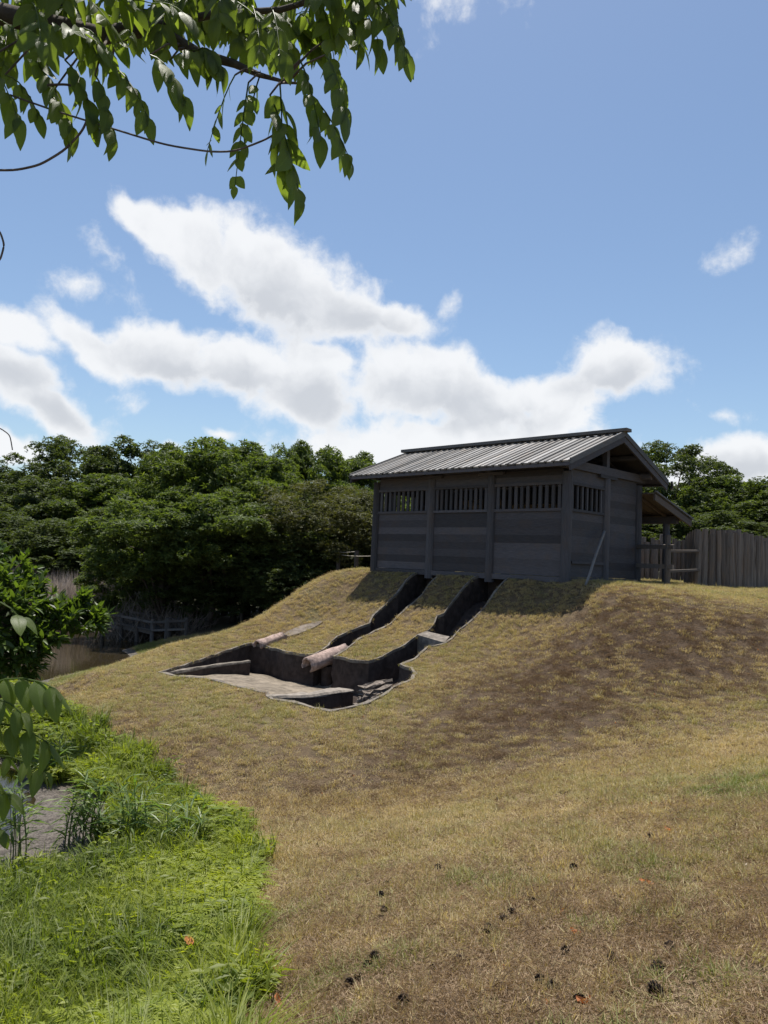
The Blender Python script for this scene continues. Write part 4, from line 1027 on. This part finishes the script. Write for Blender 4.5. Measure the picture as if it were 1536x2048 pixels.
fz = vnoise(xy, 1.3, 51); left = np.clip((-xy[:, 0]-1.4)/1.6, 0, 1)
pf = np.clip((fz-.45)*1.6+.12-.25*left, .02, .55); rr_ = g.random(n)
vi = np.where(rr_ < pf, g.integers(3, 5, n), np.where(rr_ > .84, g.integers(5, 7, n), g.integers(0, 3, n)))
k = g.uniform(.7, 1.2, n)*np.clip(.75+.35*vnoise(xy, .9, 52)+.2*left, .6, 1.3)
rot = np.column_stack([g.normal(0, .1, (n, 2)), g.uniform(0, 6.28, n)])
tint = np.clip(vnoise(xy, 1.8, 53)*.8+.1+.25*left+g.normal(0, .15, n), 0, 1)
scatter('marsh_grass', LUSH, np.column_stack([xy, hz-.01]), vi, rot, np.column_stack([k, k, k]), tint, 'lush bright green grass and ferns at the marsh edge, lower left', 'grass')

# ------------------------------------------------------------------ reeds standing in the marsh
def reed_clump(u, v, utop, vtop, nst, label):
    base = hit(u, v); dist = base[1]; top = at_y(utop, vtop, dist); hgt = top[2]-base[2]; parts_s = []; P_, D_, N_, L_ = [], [], [], []
    for k in range(nst):
        b0 = np.array([g.normal(0, .07), g.normal(0, .07), -.03]); hh = hgt*g.uniform(.6, 1.02); ln = np.array([(top[0]-base[0])*g.uniform(.3, 1.2), g.normal(0, .06), 0])+np.array([g.normal(0, .05), 0, 0])
        pts_ = [b0+np.array([0, 0, hh])*s+ln*s*s for s in np.linspace(0, 1, 5)]; parts_s.append(tube(pts_, np.linspace(.006, .003, 5), 4, False))
        for j in range(8):
            s = g.uniform(.2, 1.); c = b0+np.array([0, 0, hh])*s+ln*s*s; az_ = g.uniform(0, 6.28); P_.append(c); D_.append([cos(az_), sin(az_), g.uniform(.2, 1.1)]); N_.append([g.normal(0, .3)-cos(az_)*.4, g.normal(0, .3)-sin(az_)*.4, 1]); L_.append(g.uniform(.16, .36))
    root = empty('reed_clump', tuple(base)); V_, f_ = merge(parts_s); tag(ob('stems', fastmesh('stems', V_, f_, REED), root), kind='stuff')
    # long curved blades, two joined leaf quads each
    P_, D_, N_, L_ = np.array(P_), unit(np.array(D_)), np.array(N_), np.array(L_)
    Va, Ta = leaf_quads(P_, D_, N_, L_*.75, L_*.075+.004); e = P_+D_*(L_*.45)[:, None]; Vb, Tb = leaf_quads(e, D_+np.array([0, 0, -.55]), N_, L_*.65, L_*.07+.004)
    V2, f2 = merge([(Va, np.zeros((0, 4), int), Ta), (Vb, np.zeros((0, 4), int), Tb)]); tag(ob('leaves', fastmesh('leaves', V2, f2, REED), root), kind='stuff')
    tag(root, label, 'reeds', 'reed clumps in the marsh')
reed_clump(30, 1728, 30, 1560, 9, 'reed clump standing at the puddle by the left edge')
reed_clump(142, 1690, 168, 1560, 8, 'thin reed clump on the mud right of the puddle')
reed_clump(168, 1692, 203, 1532, 9, 'taller reed clump leaning right at the mud edge')
reed_clump(262, 1695, 275, 1545, 10, 'densest dark reed clump among the lush grass')
reed_clump(366, 1700, 380, 1590, 6, 'small reed clump deep in the lush grass nearest the mound')
reed_clump(95, 1560, 100, 1455, 8, 'reed clump behind the puddle below the walnut leaves')

# ------------------------------------------------------------------ litter on the turf
def pine_cone():
    parts_ = []
    for k in range(34):
        f_ = k/33; th = k*2.4; z = .004+.05*f_; rr = .006+.021*sin(pi*(.12+.8*f_)); c = np.array([0, 0, z]); d = np.array([cos(th), sin(th), .35]); s = np.array([-sin(th), cos(th), 0])
        o_ = c+d*rr; V_ = np.array([c-s*.004, c+s*.004, o_+s*.007, o_-s*.007, o_+np.array([0, 0, .006])+d*.002]); parts_.append((V_, np.array([[0, 1, 2, 3]]), np.array([[0, 4, 1], [1, 4, 2], [2, 4, 3], [3, 4, 0]])))
    V_, f_ = merge(parts_); V_[:, 2] -= .004; return fastmesh('pine_cone', V_, f_, CONE)
PC = pine_cone()
cones = [(724, 1760), (775, 1780), (761, 1800), (766, 1832), (749, 1849), (743, 1941), (763, 1933), (712, 1970), (860, 1952), (876, 1748), (1016, 1843), (1020, 1857), (1003, 1853), (985, 1868), (974, 1875), (990, 1790), (1025, 1838), (1061, 1800), (905, 1936), (1124, 1913), (1158, 1746), (1182, 1795), (1203, 1755), (1306, 1684), (772, 2003), (806, 2032), (1090, 1975), (1084, 1985), (1115, 1992), (1145, 2015), (1330, 2005), (1235, 1935), (1345, 1915), (1305, 1960), (700, 1990), (1063, 1812)]
for u, v in cones:
    p = hit(u+rng.uniform(-4, 4), v+rng.uniform(-4, 4)); k = rng.uniform(.75, 1.1)
    tag(ob('pine_cone', PC, None, (p[0], p[1], p[2]+.034), (rng.uniform(1.1, 1.9), rng.uniform(-.3, .3), rng.uniform(0, 6.28)), (k, k, k)), 'small dark pine cone lying on the dry turf in the foreground', 'pine cone', 'pine cones on the turf')
def curled_leaf(mat, L_=.07, W_=.04, seed=0):
    g_ = np.random.default_rng(seed); V_ = []
    for i in range(6):
        f_ = i/5; w = W_*sin(pi*(.06+.9*f_))**.8
        for s in (-1, -.5, 0, .5, 1): V_.append((s*w/2, L_*(f_-.5), .012*abs(s)+.014*(2*f_-1)**2+g_.normal(0, .0025)))
    q_ = [[i*5+j, i*5+j+1, i*5+j+6, i*5+j+5] for i in range(5) for j in range(4)]; return fastmesh('fallen_leaf', np.array(V_), np.array(q_), mat)
OL = [curled_leaf(ORANGE, .075, .045, 1), curled_leaf(ORANGE, .06, .03, 2)]
for i, (u, v, k) in enumerate(((545, 1962, 1.3), (553, 2030, 1.6), (375, 1955, 1.2), (1303, 1618, 1.), (1335, 1669, .9), (1285, 1775, .9), (1300, 1779, .8), (1096, 1768, .8), (1150, 1880, .9), (1171, 2024, 1.1), (1123, 1840, .8), (1200, 1612, .8))):
    p = hit(u, v); up_ = .2 if u < 400 else .03
    tag(ob('fallen_leaf', OL[i % 2], None, (p[0], p[1], p[2]+up_), (rng.normal(0, .3), rng.normal(0, .3), rng.uniform(0, 6)), (k, k, k)),
        {0: 'orange dead leaf at the edge of the lush grass, upper of two', 1: 'orange dead leaf at the bottom edge beside the lush grass', 2: 'orange dead leaf caught in the lush green grass'}.get(i, 'small orange dead leaf lying on the dry turf at the right'), 'leaf', 'fallen orange leaves')
xy = np.vstack([frustum_points(3000, 2.2, 9, 1.25), frustum_points(4200, 8, 19, 1.5)]); xy = xy[dry_mask(xy)]; n = len(xy)
DARKB = leaf_mat('dark rotted leaf', (.115, .080, .056), (.21, .150, .105), .1, .8, .15)
LIT = proto('pale_litter', [curled_leaf(DARKB, .034, .026, 8), curled_leaf(DARKB, .028, .02, 9), curled_leaf(PALE, .035, .018, 3), curled_leaf(PALE, .03, .024, 4), curled_leaf(ORANGE, .025, .014, 6), curled_leaf(PALE, .06, .007, 5)])
k = g.uniform(.4, 1.0, n); scatter('leaf_litter', LIT, np.column_stack([xy, H(xy)+g.uniform(.008, .03, n)]), g.choice(6, n, p=[.42, .40, .06, .05, .025, .045]), np.column_stack([g.normal(0, .35, (n, 2)), g.uniform(0, 6.28, n)]), np.column_stack([k, k, k]), g.random(n), 'tiny pale and dark bits of dead leaf strewn over the dry turf', 'litter')

# ------------------------------------------------------------------ glossy shrub at the left
def leaf_blade(name, L_, W_, mat, seg=6, fold=.18, droop=.25, serr=0., curl=0., seed=0):
    """a single leaf, base at origin, along +Y, face +Z, with UV across and along"""
    g_ = np.random.default_rng(seed); V_, UV = [], []
    for i in range(seg+1):
        f_ = i/seg; w = W_*max(.04, (sin(pi*f_**.85)**.75)*(1-.25*f_)) if 0 < i < seg else W_*.03
        zc = -droop*L_*f_*f_
        for s in (-1, -.5, 0, .5, 1):
            ee = serr*W_*(g_.random()-.5) if abs(s) == 1 else 0
            V_.append((s*(w/2+ee), L_*f_, zc+abs(s)*w*fold-curl*s*s*w)); UV.append(((s+1)/2, f_))
    q_ = [[i*5+j, i*5+j+1, i*5+j+6, i*5+j+5] for i in range(seg) for j in range(4)]
    return fastmesh(name, np.array(V_), np.array(q_), mat, True, np.array(UV))
def basis(P, D, N):
    D = unit(np.asarray(D, float)); S = unit(np.cross(D, N)); N = np.cross(S, D)
    m = Matrix.Identity(4)
    for k_ in range(3): m[k_][0] = S[k_]; m[k_][1] = D[k_]; m[k_][2] = N[k_]; m[k_][3] = P[k_]
    return m
SHL = [leaf_blade('leaf', .18, .07, LEAF_S, 4, .16, .22), leaf_blade('leaf', .17, .066, LEAF_S, 4, .12, .35), leaf_blade('leaf', .155, .06, LEAF_S, 4, .2, .15)]
shp = at_y(-150, 1500, 10.6); shp[2] = h1(shp[0], shp[1])
shrub = empty('glossy_shrub', tuple(shp)); SO = shp.copy()
lobes = [(-60, 1170, 10.6, .75), (10, 1165, 10.6, .48), (40, 1210, 10.5, .50), (-30, 1250, 10.3, .75), (95, 1225, 10.7, .32), (140, 1228, 10.8, .28), (188, 1234, 10.9, .2), (125, 1250, 10.6, .34), (190, 1250, 10.8, .18), (40, 1290, 10.3, .45), (85, 1275, 10.4, .32), (0, 1320, 10.2, .42), (-80, 1330, 10.3, .7), (50, 1325, 10.3, .22), (50, 1185, 10.7, .26), (-120, 1230, 10.6, .8), (165, 1200, 10.8, .10)]
P_, D_, N_ = [], [], []; tw = []
for (u, v, y, r) in lobes:
    c = at_y(u, v, y); stem = SO+[.0, 0, 1.7]
    tw.append(tube([stem-SO, (stem+c)/2-SO+[0, 0, .1], c-SO], [.03, .018, .006], 5))
    for k_ in range(int(16+105*r*r*1.9)):
        d = unit(g.normal(size=3)+[.25, -.15, .35]); o_ = c+d*r*g.uniform(.35, 1.)*[1, 1, .85]
        ax = unit(d+[.3, 0, .35])
        tw.append(tube([c+(o_-c)*.4-SO, o_-SO], [.005, .003], 3, False))
        for j in range(6):
            dd = unit(ax*.55+g.normal(0, .55, 3)+[.1, 0, .15]); P_.append(o_+g.normal(0, .012, 3)); D_.append(dd); N_.append(unit(np.array([0, 0, 1.])+ax*.4+g.normal(0, .35, 3)))
P_, D_, N_ = map(np.array, (P_, D_, N_))
V_, f_ = merge(tw); tag(ob('twigs', fastmesh('twigs', V_, f_, TWIG), shrub), kind='stuff')
ob('trunk', fastmesh('trunk', *merge([tube([(0, 0, -.2), (.03, .02, .8), (0, 0, 1.75)], [.06, .05, .035], 8)]), TWIG, True), shrub)
uv_ = (P_-EYE); wz = uv_@cf; pu = 768+F*(uv_@cr)/wz
front = np.argsort(-(pu*.004)+P_[:, 1]*2); vis = front[(pu[front] > -20)][:290]; vset = np.zeros(len(P_), bool); vset[vis] = True
for i in vis:
    m = basis(P_[i]-SO, D_[i], N_[i]); o = ob('leaf', SHL[i % 3], shrub); o.matrix_local = m
V_, T_ = leaf_quads(P_[~vset]-SO, D_[~vset], N_[~vset], g.uniform(.13, .18, (~vset).sum()), .062); tag(ob('foliage', fastmesh('foliage', V_, T_, LEAF_S), shrub), kind='stuff')
tag(shrub, 'glossy dark green shrub with upright pointed leaves at the left edge', 'shrub')

# ------------------------------------------------------------------ overhanging walnut tree: long leaves made of paired leaflets
WL = [leaf_blade('leaflet', .125, .068, LEAF_W, 7, .10, .30, .05, .1, 1), leaf_blade('leaflet', .115, .060, LEAF_W, 7, .16, .42, .06, 0, 2), leaf_blade('leaflet', .115, .06, LEAF_W, 7, .05, .18, .05, .2, 3), leaf_blade('leaflet', .062, .042, LEAF_W, 5, .08, .2, .04, .1, 4)]
wt = empty('walnut_tree', (-3.4, 1.4, h1(-3.4, 1.4))); WO = np.array(wt.location)
ob('trunk', fastmesh('trunk', *merge([tube([(0, 0, -.3), (.05, 0, 1.2), (0, .1, 2.6), (.1, .2, 4.6)], [.17, .15, .12, .06], 10)]), BARK, True), wt)
BR = []
def branch(pxl, rad, d0=None):
    pts_ = [at_d(u, v, d*(1.2 if v < 700 else 1))-WO for u, v, d in pxl]
    if d0 is not None: pts_ = [np.array(d0)]+pts_
    for q_, w_ in zip(pts_[:-1], pts_[1:]): BR.extend([q_*(1-s_)+w_*s_ for s_ in np.linspace(0, 1, 6)])
    V_, f_ = merge([tube(pts_, np.linspace(rad[0], rad[1], len(pts_)), 7)]); return ob('branch', fastmesh('branch', V_, f_, BARK, True), wt)
branch([(-120, 0, 2.5), (60, 42, 2.45), (200, 72, 2.4), (290, 58, 2.4), (340, 76, 2.4), (400, 108, 2.4), (470, 128, 2.4), (520, 150, 2.35), (575, 165, 2.3)], (.05, .005), (.05, .1, 2.8))
branch([(290, 58, 2.4), (420, 30, 2.5), (560, 20, 2.55), (700, -20, 2.6), (780, -10, 2.6)], (.018, .006))
branch([(60, 42, 2.45), (180, -40, 2.7), (420, -90, 2.8), (640, -110, 2.9)], (.025, .008))
branch([(-160, 1420, 1.75), (-60, 1400, 1.75), (20, 1390, 1.75)], (.012, .004), (.1, .1, 1.0)); branch([(-160, 1480, 1.8), (-80, 1480, 1.8)], (.01, .004), (.1, .1, .9))
NLEAF = [0]; rest = []
def compound(u0, v0, u1, v1, d0, d1, pairs, scale, droop=.8, small=False, sag=.03, lift=0.):
    if v0 < 700: d0, d1, scale = d0*1.2, d1*1.2, scale*1.08
    else: scale *= .74
    p0, p1 = at_d(u0, v0, d0), at_d(u1, v1, d1); ax = unit(p1-p0); L_ = np.linalg.norm(p1-p0)
    pts_ = [p0*(1-s)+p1*s+np.array([0, 0, sag*4*s*(1-s)]) for s in np.linspace(0, 1, 6)]
    org = p0.copy(); lf = None; V_, f_ = merge([tube(np.array(pts_)-org, np.linspace(.0032, .0014, 6), 4)])
    if NLEAF[0] < 285: lf = ob('leaf', fastmesh('leaf', V_, f_, LEAF_W), wt, org-WO)
    else: rest.append((V_+org-WO, f_))
    side = np.cross(ax, [0, 0, 1.]); side = unit(side) if np.linalg.norm(side) > .25 else unit(np.array([g.normal(), g.normal()*.5, 0]))
    side = unit(side+g.normal(0, .25, 3)); nrm = unit(np.cross(side, ax)); nrm = nrm if nrm[2] > -.2 else -nrm
    items = [(t_, s) for t_ in np.linspace(.22, .93, pairs) for s in (-1, 1)]+[(1., 0)]
    for t_, s in items:
        i0 = min(int(t_*5), 4); f2 = t_*5-i0; b_ = pts_[i0]*(1-f2)+pts_[i0+1]*f2
        d = side*s*.75+ax*(.45 if s else 1.)+np.array([0, 0, -droop])+g.normal(0, .14, 3); n_ = nrm*.55+(np.array([0, -.6, .35]) if v0 < 700 else np.array([.1, -.3, .95]))+g.normal(0, .33 if v0 < 700 else .2, 3)
        sz = scale*g.uniform(.78, 1.12)*(1.05-.35*abs(t_-.65)); mi = 3 if small else int(g.integers(3))
        if lf is not None and NLEAF[0] < 285:
            o = ob('leaflet', WL[mi], lf); o.matrix_local = basis(b_-org, d, n_) @ Matrix.Diagonal((sz, sz, sz, 1)); NLEAF[0] += 1
        else: rest.append((b_-WO, d, n_, sz, mi))
# leaves one can follow in the photograph: rachis start and end in photo pixels, distances in metres
for a in ((497, 165, 470, 372, 2.3, 2.25, 6, .95, .35, True), (470, 150, 415, 300, 2.3, 2.3, 5, .95, .35, True), (520, 150, 486, 300, 2.35, 2.3, 5, .95, .4, True),
          (540, 190, 600, 395, 2.2, 2.15, 6, .85, .7), (560, 170, 565, 330, 2.2, 2.2, 5, .9, .7), (620, 190, 700, 320, 2.3, 2.25, 5, .72, .9), (600, 120, 640, 270, 2.25, 2.2, 5, .8, .8), (650, 110, 692, 225, 2.2, 2.15, 4, .85, .9),
          (725, -20, 815, 105, 2.3, 2.25, 4, .95, .9), (690, -40, 760, 90, 2.3, 2.3, 4, .95, .9), (770, -20, 800, 60, 2.35, 2.3, 3, .8, .9), (640, 0, 670, 130, 2.35, 2.3, 4, .95, .8), (680, 60, 720, 90, 2.4, 2.35, 2, .8, .3),
          (222, 130, 296, 235, 2.3, 2.25, 5, .8, .95), (300, 110, 365, 190, 2.25, 2.25, 4, .85, .95), (395, 100, 440, 130, 2.3, 2.3, 4, .9, 1.0), (340, 120, 420, 112, 2.35, 2.3, 4, .85, 1.0), (300, 60, 320, 80, 2.4, 2.35, 2, .9, 1.),
          (60, 110, 140, 250, 2.25, 2.2, 5, .85, .8), (130, 120, 190, 240, 2.2, 2.2, 5, .85, .8), (190, 150, 225, 265, 2.2, 2.2, 4, .8, .9), (-30, 120, 35, 235, 2.2, 2.15, 4, .85, .8), (10, 150, 75, 225, 2.3, 2.25, 4, .75, .8), (100, 190, 140, 280, 2.25, 2.25, 4, .65, .8),
          (-60, 1388, 112, 1378, 1.75, 1.75, 5, .85, 1.0), (-70, 1425, 42, 1425, 1.7, 1.7, 3, .8, .9), (-90, 1462, 100, 1488, 1.7, 1.72, 5, .92, .9), (-90, 1530, 92, 1545, 1.75, 1.75, 5, .66, 1.0), (-70, 1590, 15, 1590, 1.7, 1.7, 3, .75, .9), (-60, 1222, 40, 1236, 1.75, 1.75, 2, .75, .25), (-60, 1650, 5, 1665, 1.7, 1.7, 2, .6, .9)):
    compound(*a)
    if a[1] < 700:      # a twig carries each leaf back to the nearest branch
        s0 = at_d(a[0], a[1], a[4]*1.2)-WO; bb = np.array(BR); e0 = bb[np.argmin(np.linalg.norm(bb-s0, axis=1))]
        ob('twig', fastmesh('twig', *merge([tube([s0, (s0+e0)/2+[0, 0, .02], e0], [.0032, .004, .006], 5)]), TWIG, True), wt)
# the mass of shaded foliage along and above the top edge
lim = lambda u: np.interp(u, [-60, 60, 200, 330, 430, 520, 620, 700, 760, 820], [190, 170, 165, 105, 95, 150, 170, 95, 40, -40])
for k_ in range(215):
    u = g.uniform(-140, 800); v0 = g.uniform(-330, 80) if k_ % 3 else g.uniform(-60, 90); v0 = min(v0, lim(u)-110); dd = g.uniform(2.2, 3.1)
    ln = g.uniform(70, 150); an = g.uniform(.15, 1.5); u1 = u+ln*cos(an)*(1 if g.random() < .7 else -.6); v1 = min(v0+ln*sin(an), lim(u1)-50)
    if u1 > 770 and v1 > -20: continue
    compound(u, v0, u1, v1, dd, dd+g.normal(0, .1), int(g.integers(3, 6)), g.uniform(.75, 1.0), g.uniform(.5, 1.))
Vr, Qr, off = [], [], 0; UVr = []
for it in rest:
    if len(it) == 2:
        V_, f_ = it; Vr.append(V_); UVr.append(np.full((len(V_), 2), .5)); Qr += [np.asarray(x)+off for x in f_ if x.shape[1] == 4]; off += len(V_); continue
    b_, d, n_, sz, mi = it; me = WL[mi]; co = np.empty(len(me.vertices)*3, np.float32); me.vertices.foreach_get('co', co); co = co.reshape(-1, 3)*sz
    m = np.array(basis(b_, d, n_)); Vr.append(co@m[:3, :3].T+m[:3, 3]); li = np.empty(len(me.loops), np.int32); me.loops.foreach_get('vertex_index', li); Qr.append(li.reshape(-1, 4)+off); off += len(co)
    nseg = len(co)//5-1; UVr.append(np.array([((s+1)/2, i/nseg) for i in range(nseg+1) for s in (-1, -.5, 0, .5, 1)]))
tag(ob('foliage', fastmesh('foliage', np.vstack(Vr), np.vstack(Qr), LEAF_W, True, np.vstack(UVr)), wt), kind='stuff')
def vine(pxl, d, rad, nm='vine'):
    P0 = np.array([at_d(u, v, d*1.2) for u, v in pxl])-WO; tt = np.linspace(0, len(P0)-1, len(P0)*5)
    Q = np.column_stack([np.interp(tt, range(len(P0)), P0[:, k_]) for k_ in range(3)])
    for _ in range(3): Q[1:-1] = (Q[:-2]+Q[1:-1]*2+Q[2:])/4
    return ob(nm, fastmesh(nm, *merge([tube(Q, rad, 5)]), TWIG, True), wt)
vine([(-30, 340), (30, 341), (80, 330), (130, 300), (165, 262), (180, 225), (172, 190), (140, 168), (95, 170)], 2.2, .0042)
vine([(20, 190), (110, 222), (240, 262), (330, 290), (420, 304), (470, 303), (530, 280), (560, 262)], 2.2, .0035)
vine([(-30, 440), (0, 462), (9, 490), (0, 522), (-30, 535)], 2.2, .0035); vine([(-30, 850), (0, 856), (20, 870), (25, 900)], 2.2, .002)
tag(wt, 'overhanging walnut tree with long paired leaves reaching in from the upper left', 'tree')
